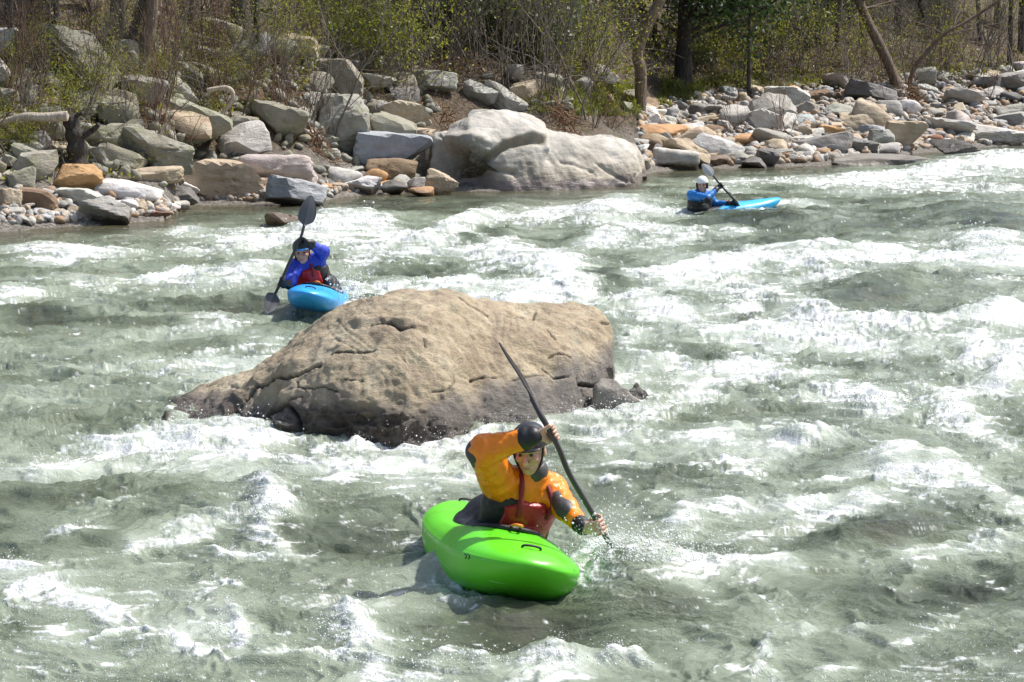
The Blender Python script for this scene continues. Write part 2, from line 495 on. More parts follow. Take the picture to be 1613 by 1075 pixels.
# the stones one can tell apart in the photograph
HB = [
 # u0, v0, u1, v1, tint, mesh set, index, label, phrase, dry, tilt
 (85, 258, 163, 301, 'orange', HERO, 0, 'orange tan angular boulder at the left end of the bank, brightest orange there', 'the orange boulder', 1, 0),
 (155, 283, 256, 315, 'white', HRND, 0, 'low white and grey stone lying right of the orange boulder', 'the low white stone', 1, .06),
 (283, 252, 424, 320, 'tan', HERO, 1, 'large tan sloping boulder with a dark undercut at the water', 'the large tan boulder', 1, .10),
 (378, 242, 496, 296, 'pinkish', HRND, 1, 'pinkish grey boulder with pale veins below the root mat', 'the pinkish boulder', 1, 0),
 (419, 281, 513, 326, 'blue grey', HERO, 2, 'streaked blue grey rock at the water behind the raised paddle blade', 'the streaked blue rock', .9, .2),
 (222, 160, 364, 240, 'olive grey', THERO, 3, 'long olive grey slab sloping down to the right on the left talus', 'the long sloping slab', 1, .33),
 (186, 200, 307, 270, 'olive grey', THERO, 4, 'blocky grey boulder with a shaded front face under the long sloping slab', 'the blocky grey boulder', 1, .06),
 (130, 194, 200, 240, 'olive grey', THERO, 5, 'upright pale grey block just left of the blocky boulder', 'the upright block', 1, 0),
 (186, 262, 285, 290, 'tan', HRND, 2, 'low rounded tan boulder in front of the blocky grey boulder', 'the low rounded tan boulder', 1, 0),
 (251, 294, 314, 321, 'dark grey', HERO, 6, 'dark wet wedge stone at the foot of the large tan boulder', 'the dark wedge stone', .5, .15),
 (223, 330, 272, 346, 'red brown', HERO, 7, 'wet reddish brown stone lying in the shallows by the left shore', 'the reddish wet stone', .3, 0),
 (127, 309, 206, 355, 'grey', HERO, 8, 'grey angular stone at the waterline below the low white stone', 'the grey waterline stone', .95, .1),
 (88, 296, 163, 327, 'pale grey', HERO, 9, 'pale broken stone below the orange boulder', 'the pale broken stone', 1, 0),
 (28, 298, 90, 330, 'brown', FLT, 0, 'flat reddish brown stone left of the pale broken stone', 'the flat reddish stone', 1, .1),
 (-8, 296, 34, 334, 'tan', HERO, 2, 'tan stone cut off by the left edge of the photo at the shore', 'the tan edge stone', 1, 0),
 (14, 262, 54, 302, 'olive grey', TANG, 3, 'pointed grey stone above the flat reddish stone on the left bank', 'the pointed stone', 1, 0),
 (14, 226, 68, 268, 'olive grey', TANG, 5, 'tilted grey talus block above the pointed stone', 'the tilted talus block', 1, .4),
 (131, 231, 171, 262, 'grey', TANG, 6, 'small pale block right of the broken stump', 'the block by the stump', 1, 0),
 (58, 182, 106, 220, 'olive grey', TANG, 7, 'mossy block under the fallen branch at the left', 'the mossy block', 1, 0),
 (165, 144, 222, 192, 'olive grey', THERO, 6, 'cracked lichen boulder above the upright block', 'the cracked lichen boulder', 1, .3),
 (247, 122, 312, 168, 'grey', THERO, 7, 'grey boulder lying behind the long sloping slab', 'the boulder behind the slab', 1, .5),
 (364, 182, 408, 216, 'olive grey', TANG, 9, 'small shaded boulder right of the long sloping slab', 'the small shaded boulder', 1, 0),
 (53, 46, 190, 150, 'olive grey', THERO, 8, 'huge lichen covered outcrop sloping to the right below the left trees', 'the lichen outcrop', 1, .60),
 (498, 92, 572, 168, 'olive grey', THERO, 9, 'cracked upper cliff block standing on the smooth grey cliff', 'the cracked cliff block', 1, 0),
 (494, 146, 582, 238, 'grey', THERO, 0, 'smooth grey cliff face right of the triangular slab', 'the smooth cliff face', 1, .0),
 (556, 208, 682, 270, 'blue grey', HERO, 3, 'bright blue white boulder left of the giant pale boulder', 'the blue white boulder', 1, .05),
 (576, 200, 690, 222, 'tan', FLT, 2, 'flat tan ledge stone behind the blue white boulder', 'the flat tan ledge', 1, 0),
 (576, 246, 655, 287, 'brown', HRND, 3, 'brown rounded stone tilted in front of the blue white boulder', 'the brown tilted stone', 1, .22),
 (572, 266, 611, 291, 'orange', RND, 1, 'small orange stone below the brown tilted stone', 'the small orange stone', 1, 0),
 (516, 263, 571, 294, 'pale grey', RND, 2, 'pale rounded stone right of the root mat', 'the pale rounded stone', 1, 0),
 (539, 276, 600, 307, 'white', HERO, 5, 'white angular stone near the water in front of the small orange stone', 'the white angular stone', 1, .1),
 (600, 284, 642, 307, 'dark grey', RND, 3, 'dark stone at the water below the brown tilted stone', 'the dark water stone', .5, 0),
 (671, 268, 722, 308, 'tan', HERO, 7, 'pointed tan stone at the left foot of the giant pale boulder', 'the pointed tan stone', 1, .15),
 (641, 280, 676, 304, 'grey', ANG, 2, 'speckled grey stone left of the pointed tan stone', 'the speckled stone', .8, 0),
 (643, 294, 683, 310, 'orange', FLT, 3, 'low orange brown stone at the water under the speckled stone', 'the low orange stone', .7, 0),
 (600, 160, 684, 206, 'tan', THERO, 1, 'layered tan ledge above the flat tan ledge stone', 'the layered ledge', 1, .2),
 (584, 158, 618, 186, 'grey', TANG, 1, 'small grey block left of the layered ledge', 'the small grey block', 1, 0),
 (640, 110, 720, 148, 'grey', THERO, 2, 'grey shaded slab high on the bank above the layered ledge', 'the high shaded slab', 1, .05),
 (756, 134, 832, 178, 'pale grey', THERO, 4, 'pale triangular rock behind the giant pale boulder', 'the pale triangular rock', 1, .3),
 (738, 172, 806, 200, 'pale grey', TANG, 4, 'grey rock resting just behind the left crest of the giant boulder', 'the rock behind the crest', 1, 0),
 (1000, 168, 1045, 200, 'white', HERO, 6, 'white angular rock at the foot of the curved tree', 'the white angular rock', 1, .1),
 (998, 196, 1088, 226, 'orange', HRND, 4, 'broad flat orange boulder right of the giant pale boulder', 'the broad orange boulder', 1, 0),
 (1008, 210, 1043, 247, 'brown', RND, 4, 'rounded brown grey stone below the broad orange boulder', 'the rounded brown stone', 1, 0),
 (1028, 235, 1100, 269, 'pale grey', HRND, 5, 'rounded grey tan boulder at the water behind the white helmet paddler', 'the rounded grey boulder', 1, .1),
 (1042, 218, 1119, 263, 'tan', HERO, 8, 'tan wedge boulder with dark front above the white helmet paddler', 'the tan wedge boulder', 1, .35),
 (1085, 163, 1172, 184, 'grey', FLT, 4, 'long flat grey slab near the green bank grass', 'the long flat slab', 1, 0),
 (1205, 136, 1275, 168, 'pale grey', HERO, 9, 'big pale grey slab at the top of the cobble bar', 'the top pale slab', 1, 0),
 (1175, 174, 1240, 214, 'pale grey', HERO, 1, 'tilted light grey boulder in the middle of the cobble bar', 'the tilted light boulder', 1, .35),
 (1338, 162, 1410, 206, 'tan', HRND, 0, 'large smooth tan boulder leaning right on the cobble bar', 'the smooth tan boulder', 1, .35),
 (1320, 175, 1381, 208, 'tan', HRND, 3, 'tan grey egg shaped boulder left of the smooth tan boulder', 'the egg shaped boulder', 1, .3),
 (1296, 211, 1382, 238, 'dark grey', HERO, 4, 'dark grey layered boulder low on the cobble bar', 'the dark layered boulder', 1, .06),
 (1190, 232, 1226, 263, 'dark grey', ANG, 5, 'dark wet upright wedge at the water edge', 'the wet upright wedge', .35, .3),
 (1168, 246, 1206, 265, 'dark grey', FLT, 5, 'low dark wet stone left of the wet upright wedge', 'the low wet stone', .3, 0),
 (1393, 190, 1458, 236, 'tan', HERO, 3, 'upright tan block with a brown face near the leaning tree', 'the upright tan block', 1, .0),
 (1368, 203, 1408, 236, 'grey', HERO, 0, 'grey block touching the upright tan block on its left', 'the grey block', 1, 0),
 (1468, 221, 1547, 245, 'dark grey', HERO, 6, 'very dark wet rock standing in the water at the right', 'the very dark rock', .1, .05),
 (1461, 212, 1487, 231, 'red brown', RND, 6, 'small red brown stone behind the very dark wet rock', 'the red brown stone', 1, 0),
 (1524, 197, 1632, 230, 'pale grey', HERO, 7, 'big pale flat topped slab at the right edge waterline', 'the flat topped slab', 1, .03),
 (1564, 163, 1630, 192, 'grey', HRND, 2, 'grey boulder at the right edge above the flat topped slab', 'the right edge boulder', 1, 0),
 (1464, 188, 1533, 213, 'pale grey', FLT, 6, 'low pale stone behind the small red brown stone', 'the low pale stone', 1, .1),
 (1416, 157, 1454, 184, 'white', RND, 8, 'bright white stone beside the root plate of the leaning tree', 'the bright white stone', 1, 0),
 (1382, 158, 1420, 184, 'grey', RND, 9, 'grey round stone left of the bright white stone', 'the grey round stone', 1, 0),
 (1333, 131, 1412, 162, 'dark grey', HERO, 2, 'dark grey slab sloping right at the forest edge', 'the forest edge slab', 1, .25),
 (1488, 139, 1549, 169, 'pinkish', FLT, 7, 'pinkish flat boulder high on the right of the bar', 'the pinkish flat boulder', 1, .2),
 (1572, 110, 1630, 143, 'grey', HERO, 5, 'grey boulder topmost at the right edge under the trees', 'the topmost boulder', 1, .2),
 (1141, 211, 1195, 232, 'orange', RND, 10, 'orange tan stone in the middle row above the wet upright wedge', 'the orange middle stone', 1, 0),
 (1092, 206, 1140, 234, 'tan', RND, 11, 'tan rounded stone left of the orange middle stone', 'the tan rounded stone', 1, 0),
 (1253, 198, 1285, 222, 'tan', ANG, 8, 'small squarish tan block right of the tilted light boulder', 'the squarish block', 1, 0),
 (1286, 198, 1330, 224, 'orange', ANG, 10, 'orange cornered stone beside the small squarish tan block', 'the orange cornered stone', 1, .2),
 (1110, 244, 1150, 262, 'brown', FLT, 1, 'low brown stone awash just right of the rounded grey boulder', 'the low brown stone', .5, 0),
]
for (u0, v0, u1, v1, t, lst, k, lab, ph, dry, tl) in HB:
    rock(u0, v0, u1, v1, t, me=lst[k % len(lst)], label=lab, phrase=ph, dry=dry, tilt=tl,
         cat='boulder' if u1 - u0 > 60 else 'stone', name='boulder' if u1 - u0 > 60 else 'stone')

# triangular slab: a leaning plate with a sharp lit ridge
def slab(pts, Y0, Y1, thick, tint, label, phrase):
    V = []; n = len(pts)
    for (u, v, k) in pts: V.append(at_y(u, v, Y0 + (Y1 - Y0) * k))
    V2 = [p + Vector((-0.15, thick, -0.35)) for p in V]
    bm = bmesh.new()
    a = [bm.verts.new(p) for p in V]; b = [bm.verts.new(p) for p in V2]
    bm.faces.new(a); bm.faces.new(b[::-1])
    for i in range(n): bm.faces.new((a[i], b[i], b[(i + 1) % n], a[(i + 1) % n]))
    bmesh.ops.recalc_face_normals(bm, faces=bm.faces)
    bmesh.ops.bevel(bm, geom=list(bm.edges), offset=0.05, segments=2, affect='EDGES')
    bmesh.ops.triangulate(bm, faces=bm.faces)
    for _ in range(4):
        bmesh.ops.subdivide_edges(bm, edges=[e for e in bm.edges if e.calc_length() > 0.12], cuts=1, use_grid_fill=False)
        bmesh.ops.triangulate(bm, faces=bm.faces)
    P = np.array([v.co[:] for v in bm.verts])
    bm.normal_update(); Nn = np.array([v.normal[:] for v in bm.verts])
    P = P + Nn * (fbm3(P * 1.3, 4) * 0.07 + fbm3(P * 5, 3) * .02)[:, None]
    me = mesh_np('leaning_slab', P, np.array([[v.index for v in f.verts] for f in bm.faces])); bm.free()
    o = link('leaning_slab', me, M['talus']); o.color = (*TINT[tint], 1)
    tag(o, label, 'boulder'); ROCKS.append((o, pts[0][0], pts[0][1] + 60, phrase))
slab([(407, 88, .8), (489, 170, .25), (486, 200, .1), (440, 196, 0), (402, 176, .3)], 47.4, 49.6, .9, 'olive grey',
     'tall triangular pale slab with a sharp sunlit edge left of the cliff', 'the triangular slab')

# ---- the giant pale boulder and the mid-river boulder are built section by section
def section_rock(name, top, base, Yb, depth, nu=220, nv=120, seed=1, bulge=0.62, back=1.0, feat=None, zb=-0.45):
    """top/base: (u, v) outlines of the crest and of the waterline; Yb(u): distance of the waterline"""
    tu = np.array([t[0] for t in top], float); tv = np.array([t[1] for t in top], float)
    bu = np.array([t[0] for t in base], float); bv = np.array([t[1] for t in base], float)
    U = np.linspace(max(tu[0], bu[0]), min(tu[-1], bu[-1]), nu)
    U = U[0] + (U[-1] - U[0]) * (0.5 - 0.5 * np.cos(np.linspace(0, PI, nu)))
    TV = np.interp(U, tu, tv); BV = np.interp(U, bu, bv)
    k = np.array([.25, .5, .25])
    for _ in range(3): TV[1:-1] = np.convolve(TV, k, 'valid')
    e = np.clip(1 - np.abs(np.linspace(-1, 1, nu)) ** 3.0, 0, 1) ** 0.5
    P = np.zeros((nu, nv, 3))
    for i, u in enumerate(U):
        f = at_z(u, BV[i], 0.0)
        D = depth * max(e[i], 0.05)
        yr = f.y + D * bulge
        r = at_y(u, TV[i], yr)
        zr = r.z
        t = np.linspace(0, 1, nv)
        th = t * PI
        # front foot -> crest -> back foot: a rounded section
        ca, sa = -np.cos(th), np.sin(th)
        yy = np.where(t < .5, yr + np.sign(ca) * np.abs(ca) ** 1.0 * (yr - f.y), yr + np.abs(ca) * D * (1 - bulge) * back)
        zz = zb + (zr - zb) * np.abs(sa) ** 0.72
        xx = f.x * yy / f.y
        P[i, :, 0] = xx; P[i, :, 1] = yy; P[i, :, 2] = zz
    # outward normals for displacement
    du = np.gradient(P, axis=0); dv = np.gradient(P, axis=1)
    Nn = np.cross(dv, du); ln = np.linalg.norm(Nn, axis=2); Nn /= np.maximum(ln, 1e-9)[..., None]
    if Nn[nu // 2, nv // 2, 2] < 0: Nn = -Nn
    if feat is not None:
        P = P + Nn * feat(P, Nn)[..., None]
    ii = np.arange(nu * nv).reshape(nu, nv)
    F = np.stack([ii[:-1, :-1], ii[:-1, 1:], ii[1:, 1:], ii[1:, :-1]], -1).reshape(-1, 4)
    if Nn[nu // 2, nv // 2] @ np.cross(P[nu // 2, nv // 2 + 1] - P[nu // 2, nv // 2], P[nu // 2 + 1, nv // 2] - P[nu // 2, nv // 2]) < 0:
        F = F[:, ::-1]
    # end caps
    V = P.reshape(-1, 3)
    caps = []
    for row in (ii[0], ii[-1]):
        V = np.vstack([V, V[row].mean(0)]); c = len(V) - 1
        caps.append(np.stack([row[:-1], row[1:], np.full(nv - 1, c)], -1))
    return mesh_np(name, V, [F, np.concatenate(caps)])
def poly_dist(u, v, pts):
    d = np.full(u.shape, 1e9)
    for (a, b), (c, e) in zip(pts[:-1], pts[1:]):
        L2 = (c - a) ** 2 + (e - b) ** 2 + 1e-9
        t = np.clip(((u - a) * (c - a) + (v - b) * (e - b)) / L2, 0, 1)
        d = np.minimum(d, np.hypot(u - a - t * (c - a), v - b - t * (e - b)))
    return d
def gau(u, v, cu, cv, ru, rv, ang=0.0):
    a = math.radians(ang); x = u - cu; y = v - cv
    p = x * math.cos(a) - y * math.sin(a); q = x * math.sin(a) + y * math.cos(a)
    return np.exp(-(p / ru) ** 2 - (q / rv) ** 2)
def put_attr(me, name, arr):
    at = me.attributes.new(name, 'FLOAT', 'POINT')
    full = np.zeros(len(me.vertices), np.float32); full[:len(arr)] = arr
    at.data.foreach_set('value', full)

# ------------------------------------------------------------------ giant pale boulder on the far shore
GT = [(664, 262), (668, 238), (676, 226), (690, 214), (708, 208), (716, 196), (730, 186), (750, 179), (775, 176), (790, 178), (810, 180), (835, 182), (850, 187), (860, 194),
      (870, 203), (890, 206), (912, 213), (925, 214), (940, 211), (958, 214), (980, 221), (998, 231), (1008, 243), (1014, 262), (1015, 278)]
GB = [(664, 275), (690, 298), (740, 303), (780, 302), (860, 300), (940, 297), (1000, 294), (1015, 285)]
g_attr = {}
def giant_feat(P, Nn):
    u, v = proj(P[..., 0], P[..., 1], P[..., 2])
    front = sstep(0.1, -0.2, Nn[..., 1]) 
    d = fbm3(P * 0.9, 4) * 0.10 + fbm3(P * 4.5, 4) * 0.018
    lay = np.abs(perlin3(np.stack([P[..., 0] * .8 + P[..., 2] * 1.2, P[..., 1] * .8, P[..., 2] * 4.5 - P[..., 0] * 1.0], -1)))
    d = d - np.clip(0.06 - lay, 0, .06) * 0.22
    d = d - front * 0.75 * gau(u, v, 742, 276, 36, 34, 0) - front * .4 * gau(u, v, 756, 292, 16, 24) + front * .30 * gau(u, v, 735, 226, 46, 14, 0) + front * .22 * gau(u, v, 690, 262, 16, 34, 0)
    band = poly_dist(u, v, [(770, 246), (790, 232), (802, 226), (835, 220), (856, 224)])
    d = d - front * 0.15 * np.exp(-(band / 6.5) ** 2)
    ridge = poly_dist(u, v, [(768, 242), (796, 222), (835, 213), (858, 216), (862, 236)])
    d = d + front * 0.08 * np.exp(-(ridge / 5.0) ** 2)
    step = poly_dist(u, v, [(770, 268), (790, 267), (812, 272)])
    d = d - front * 0.10 * np.exp(-(step / 3.0) ** 2)
    crack = poly_dist(u, v, [(863, 190), (862, 215), (866, 236), (864, 250)])
    d = d - front * 0.07 * np.exp(-(crack / 4.0) ** 2)
    for ln in ([(885, 255), (910, 262), (932, 272)], [(940, 258), (965, 275), (985, 288)], [(700, 224), (740, 228), (772, 231)]):
        d = d - front * 0.035 * np.exp(-(poly_dist(u, v, ln) / 2.5) ** 2)
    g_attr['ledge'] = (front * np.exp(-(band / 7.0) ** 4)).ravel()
    g_attr['mossy'] = (front * np.clip(1.7 * gau(u, v, 738, 272, 34, 36, 0), 0, 1)).ravel()  # mask for the hollow's painted shade together with its moss stain
    return d
gm = section_rock('giant_boulder', GT, GB, None, 3.6, 300, 150, 2, 0.42, 1.0, giant_feat, -0.4)
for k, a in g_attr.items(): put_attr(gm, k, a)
m = mat('pale_worn_stone', rough=0.85); N = NT(m); ge = N.new('NewGeometry'); p = ge.outputs['Position']
n1 = N.noise(p, 1.6, 6, 0.65); n2 = N.noise(p, 7, 6, 0.7); n3 = N.noise(p, 30, 4, 0.7)
st = N.noise(N.vmul(p, (0.8, 0.8, 5.0)), 1.6, 5, 0.65, 0.8)
c = N.ramp(n1, [(0.30, (0.28, 0.26, 0.22)), (0.5, (0.43, 0.405, 0.355)), (0.7, (0.53, 0.505, 0.45))])
c = N.mix(N.mapr(n2, 0.55, 0.75, 0, 0.6), c, (0.36, 0.33, 0.28))
c = N.mix(N.mapr(st, 0.60, 0.72, 0, 0.5), c, (0.36, 0.29, 0.20))
la = N.new('Attribute', attribute_name='ledge'); moss_shade = N.new('Attribute', attribute_name='mossy')
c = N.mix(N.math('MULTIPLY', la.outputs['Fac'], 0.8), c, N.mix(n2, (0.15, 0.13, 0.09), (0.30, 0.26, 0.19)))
c = N.mix(N.math('MULTIPLY', moss_shade.outputs['Fac'], N.mapr(n2, 0.30, 0.50, .35, 1)), c, (0.075, 0.068, 0.05))  # shade of the hollow put into the colour, along with moss staining
sep = N.new('SeparateXYZ'); N.set(sep.inputs[0], p)
zz = N.math('ADD', sep.outputs[2], N.math('MULTIPLY', N.math('SUBTRACT', n1, 0.5), 0.5))
stain = N.mapr(zz, 0.16, 0.24, 1, 0); tan_ = N.mapr(zz, 0.24, 0.75, 1, 0)
c = N.mix(N.math('MULTIPLY', tan_, 0.5), c, N.mix(1.0, c, (1.0, 0.86, 0.68), 'MULTIPLY'))
c = N.mix(stain, c, N.mix(n2, (0.17, 0.14, 0.12), (0.27, 0.225, 0.20)))
N.set(N.b.inputs['Base Color'], c)
N.set(N.b.inputs['Roughness'], N.mapr(stain, 0, 1, 0.85, 0.4))
N.set(N.b.inputs['Normal'], N.bump(N.math('ADD', N.math('MULTIPLY', n2, .8), N.math('ADD', N.math('MULTIPLY', n3, .3), st)), 0.6, 0.05))
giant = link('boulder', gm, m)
tag(giant, 'giant pale smooth boulder with a dark hollow at its left on the far shore', 'boulder')
ROCKS.append((giant, 840, 240, 'the giant pale boulder'))

# ------------------------------------------------------------------ the rock in mid river
RT = [(258, 652), (280, 634), (300, 622), (345, 601), (400, 581), (450, 549), (480, 530), (520, 503), (560, 484), (610, 469), (655, 461), (700, 459), (735, 463),
      (790, 473), (840, 486), (870, 487), (900, 486), (938, 492), (948, 499), (954, 515), (958, 548), (960, 580)]
RB = [(262, 668), (330, 664), (400, 672), (460, 684), (560, 694), (640, 696), (700, 690), (760, 676), (830, 668), (890, 660), (935, 648), (960, 640)]
CRACKS = [([(340, 664), (372, 645), (402, 620), (410, 612), (440, 600), (475, 592), (510, 580)], 2.2, .05),
          ([(412, 660), (430, 650), (448, 639), (455, 638), (466, 650), (471, 662), (473, 678)], 3.6, .085),
          ([(470, 603), (472, 614), (482, 616), (512, 613), (535, 620)], 1.6, .03),
          ([(457, 637), (478, 626)], 1.4, .03),
          ([(585, 514), (600, 511), (618, 513), (632, 520), (652, 522)], 2.4, .03),
          ([(665, 621), (700, 616), (715, 604), (713, 590)], 1.3, .02), ([(745, 599), (765, 594), (785, 593)], 1.8, .035),
          ([(805, 600), (835, 594), (858, 590)], 1.5, .03), ([(856, 580), (866, 588), (872, 594)], 1.5, .03), ([(875, 595), (892, 596)], 1.8, .035),
          ([(911, 607), (934, 609)], 3.2, .08), ([(666, 537), (670, 549)], 1.6, .04), ([(796, 504), (840, 502), (844, 491)], 2, .04),
          ([(863, 566), (873, 563), (892, 568)], 1.6, .03), ([(860, 522), (874, 540)], 1.4, .025), ([(925, 511), (950, 515)], 1.4, .03), ([(918, 566), (935, 573)], 1.2, .02),
          ([(548, 602), (570, 600)], 1.3, .025), ([(525, 562), (552, 557), (590, 552)], 1.8, .035), ([(720, 478), (745, 490), (766, 502)], 1.6, .03),
          ([(905, 597), (917, 625)], 1.3, .02)]
r_attr = {}
def mid_feat(P, Nn):
    u, v = proj(P[..., 0], P[..., 1], P[..., 2])
    front = sstep(0.3, -0.1, Nn[..., 1])
    d = fbm3(P * 1.1 + 4, 3) * 0.06 + fbm3(P * 3.5, 4) * 0.032 + fbm3(P * 14, 3) * 0.008
    # strata: slanting ribs that fall to the right
    q = (v - 0.62 * u) / 34 + perlin2(u / 120., v / 90.) * 1.6
    rib = np.abs(perlin2(q, u / 210. + 5)); rib2 = np.abs(perlin2(q * 2.3 + 9, u / 130.))
    zone = gau(u, v, 720, 530, 190, 80)
    d = d - front * zone * (np.clip(.22 - rib, 0, .22) * 0.08 + np.clip(.16 - rib2, 0, .16) * .05) * sstep(-.25, .35, perlin2(u / 70. + 3, v / 40.))
    # the overhanging lip upper left, folds low down in the middle
    lip = poly_dist(u, v, [(565, 510), (600, 503), (640, 510), (672, 522)])
    d = d + front * 0.03 * np.exp(-(lip / 5.0) ** 2)
    low = gau(u, v, 560, 672, 150, 36)
    d = d + front * low * (.045 * (ridge2(u / 46. + v / 60., v / 24. - u / 90., 3) - 1.1))
    d = d - front * gau(u, v, 420, 650, 110, 40) * .05 * np.abs(perlin2(u / 34. + 3, v / 22. + u / 60.))
    q3 = (v + 0.5 * u) / 30 + perlin2(u / 60., v / 60.)
    d = d - front * gau(u, v, 360, 640, 90, 40) * np.clip(.2 - np.abs(perlin2(q3, u / 90.)), 0, .2) * .14
    # wedge block low left
    d = d + front * 0.06 * sstep(26, 6, np.hypot((u - 446) / 1.25, (v - 668) * 1.2))
    ck = np.zeros(u.shape)
    wob_u = u + perlin2(u / 5., v / 5.) * 1.1; wob_v = v + perlin2(u / 5. + 50, v / 5.) * 1.1
    for pts, wd, dp in CRACKS:
        wd = wd * .72; dp = dp * .75
        e = np.exp(-(poly_dist(wob_u, wob_v, pts) / wd) ** 2) * front
        d = d - dp * e; ck = np.maximum(ck, np.clip(e * 1.5, 0, 1) * min(1, wd / 1.3))
    r_attr['crack'] = ck.ravel()
    # wet stone: right lower half, the foot and the left tail
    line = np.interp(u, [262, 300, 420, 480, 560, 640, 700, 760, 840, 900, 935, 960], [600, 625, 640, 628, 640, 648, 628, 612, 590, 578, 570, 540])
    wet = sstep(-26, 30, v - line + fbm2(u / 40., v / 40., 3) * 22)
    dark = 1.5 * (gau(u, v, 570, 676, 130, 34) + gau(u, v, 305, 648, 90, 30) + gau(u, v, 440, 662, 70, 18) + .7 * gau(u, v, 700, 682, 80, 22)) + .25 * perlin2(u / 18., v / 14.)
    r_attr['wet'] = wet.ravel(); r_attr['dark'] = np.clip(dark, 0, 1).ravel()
    r_attr['rib'] = (zone * np.clip(1 - rib2 / .2, 0, 1) * sstep(.1, .5, perlin2(u / 50., v / 30.) + .45)).ravel()
    return d
rm = section_rock('mid_river_rock', RT, RB, None, 2.5, 520, 330, 3, 0.62, 1.0, mid_feat, -0.4)
for k, a in r_attr.items(): put_attr(rm, k, a)
m = mat('tan_river_rock', rough=0.85); N = NT(m); ge = N.new('NewGeometry'); p = ge.outputs['Position']
n1 = N.noise(p, 2.4, 6, 0.65); n2 = N.noise(p, 11, 6, 0.7); n3 = N.noise(p, 60, 4, 0.75); n4 = N.noise(p, 5, 5, 0.7, 0.6)
c = N.ramp(n1, [(0.28, (0.24, 0.175, 0.115)), (0.42, (0.375, 0.295, 0.19)), (0.58, (0.49, 0.402, 0.268)), (0.72, (0.53, 0.465, 0.34))])
c = N.mix(N.mapr(n4, 0.54, 0.68, 0, 0.7), c, (0.36, 0.34, 0.25))
c = N.mix(N.mapr(n2, 0.52, 0.72, 0, 0.7), c, (0.16, 0.115, 0.085))
c = N.mix(N.mapr(n3, 0.52, 0.70, 0, 0.6), c, (0.17, 0.135, 0.10))
ns = N.noise(N.vmul(p, (1, 1, 3)), 26, 5, .75, .5)
c = N.mix(N.mapr(ns, 0.56, 0.70, 0, 0.5), c, (0.19, 0.14, 0.10))
c = N.mix(N.mapr(ns, 0.44, 0.30, 0, 0.5), c, (0.54, 0.45, 0.32))
c = N.mix(N.mapr(n3, 0.46, 0.28, 0, 0.4), c, (0.52, 0.44, 0.33))
A = lambda nm: N.new('Attribute', attribute_name=nm).outputs['Fac']
rib = A('rib'); wet = A('wet'); dark = A('dark'); ck = A('crack')
c = N.mix(N.math('MULTIPLY', rib, 0.55), c, (0.17, 0.115, 0.095))
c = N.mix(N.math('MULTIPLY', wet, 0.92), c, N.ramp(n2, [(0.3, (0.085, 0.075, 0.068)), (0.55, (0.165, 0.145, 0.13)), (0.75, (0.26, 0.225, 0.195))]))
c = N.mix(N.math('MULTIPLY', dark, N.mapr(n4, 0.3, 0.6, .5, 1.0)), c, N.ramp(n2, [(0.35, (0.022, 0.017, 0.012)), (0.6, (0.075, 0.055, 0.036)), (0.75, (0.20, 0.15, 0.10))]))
c = N.mix(N.math('MULTIPLY', ck, 0.85), c, (0.02, 0.015, 0.012))
N.set(N.b.inputs['Base Color'], c)
wt = N.math('MAXIMUM', N.math('MULTIPLY', wet, 0.75), dark)
N.set(N.b.inputs['Roughness'], N.mapr(N.math('ADD', wt, N.math('MULTIPLY', n3, 0.3)), 0.1, 1.2, 0.9, 0.26))
N.set(N.b.inputs['Normal'], N.bump(N.math('ADD', n2, N.math('ADD', N.math('MULTIPLY', n3, 0.5), N.math('ADD', n4, ns))), 0.7, 0.035))
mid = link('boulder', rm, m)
tag(mid, 'large tan brown boulder standing in mid river behind the green kayak', 'boulder')

def water_rock(u0, v0, u1, v1, z0, tint, me, label, depth=0.8, tilt=0, dry=0.15):
    f = at_z((u0 + u1) / 2, v1, z0)
    wd = (u1 - u0) * f.y / FPX; dp = wd * depth
    yc = f.y + dp * .35
    t = at_y((u0 + u1) / 2, v0, yc)
    o = bpy.data.objects.new('stone', me); COL.objects.link(o)
    zb = z0 - 0.25; h = t.z - zb
    o.scale = (wd * 1.05, dp, h); o.location = (t.x, yc, zb + h / 2); o.rotation_euler = (0, tilt, 0)
    o.color = (*TINT[tint], dry)
    tag(o, label, 'stone')
    return o
water_rock(930, 598, 1012, 640, 0.06, 'grey', HRND[0], 'low wet grey shelf of rock touching the right end of the mid river boulder', .8, .12, .3)
water_rock(985, 602, 1024, 640, 0.04, 'dark grey', HERO[8], 'dark rounded wet stone poking from the foam right of the mid river boulder', .8, .0, .25)
water_rock(420, 330, 492, 360, 0.0, 'brown', HERO[4], 'dark brown wet rock in the river just left of the raised black paddle blade', .8, -.15, .3)
water_rock(526, 334, 604, 352, -0.02, 'tan', HRND[0], 'yellowish brown rock just under the water right of the raised paddle blade', 1.2, 0, .55)
water_rock(1304, 243, 1470, 263, -0.06, 'grey', FLT[2], 'broad flat shallow ledge barely awash below the cobble bar', .9, 0, .5)
water_rock(1128, 350, 1200, 384, -0.40, 'brown', HRND[3], 'smooth brown rock hump under the water just below the white helmet paddler', 1.0, 0, .4)

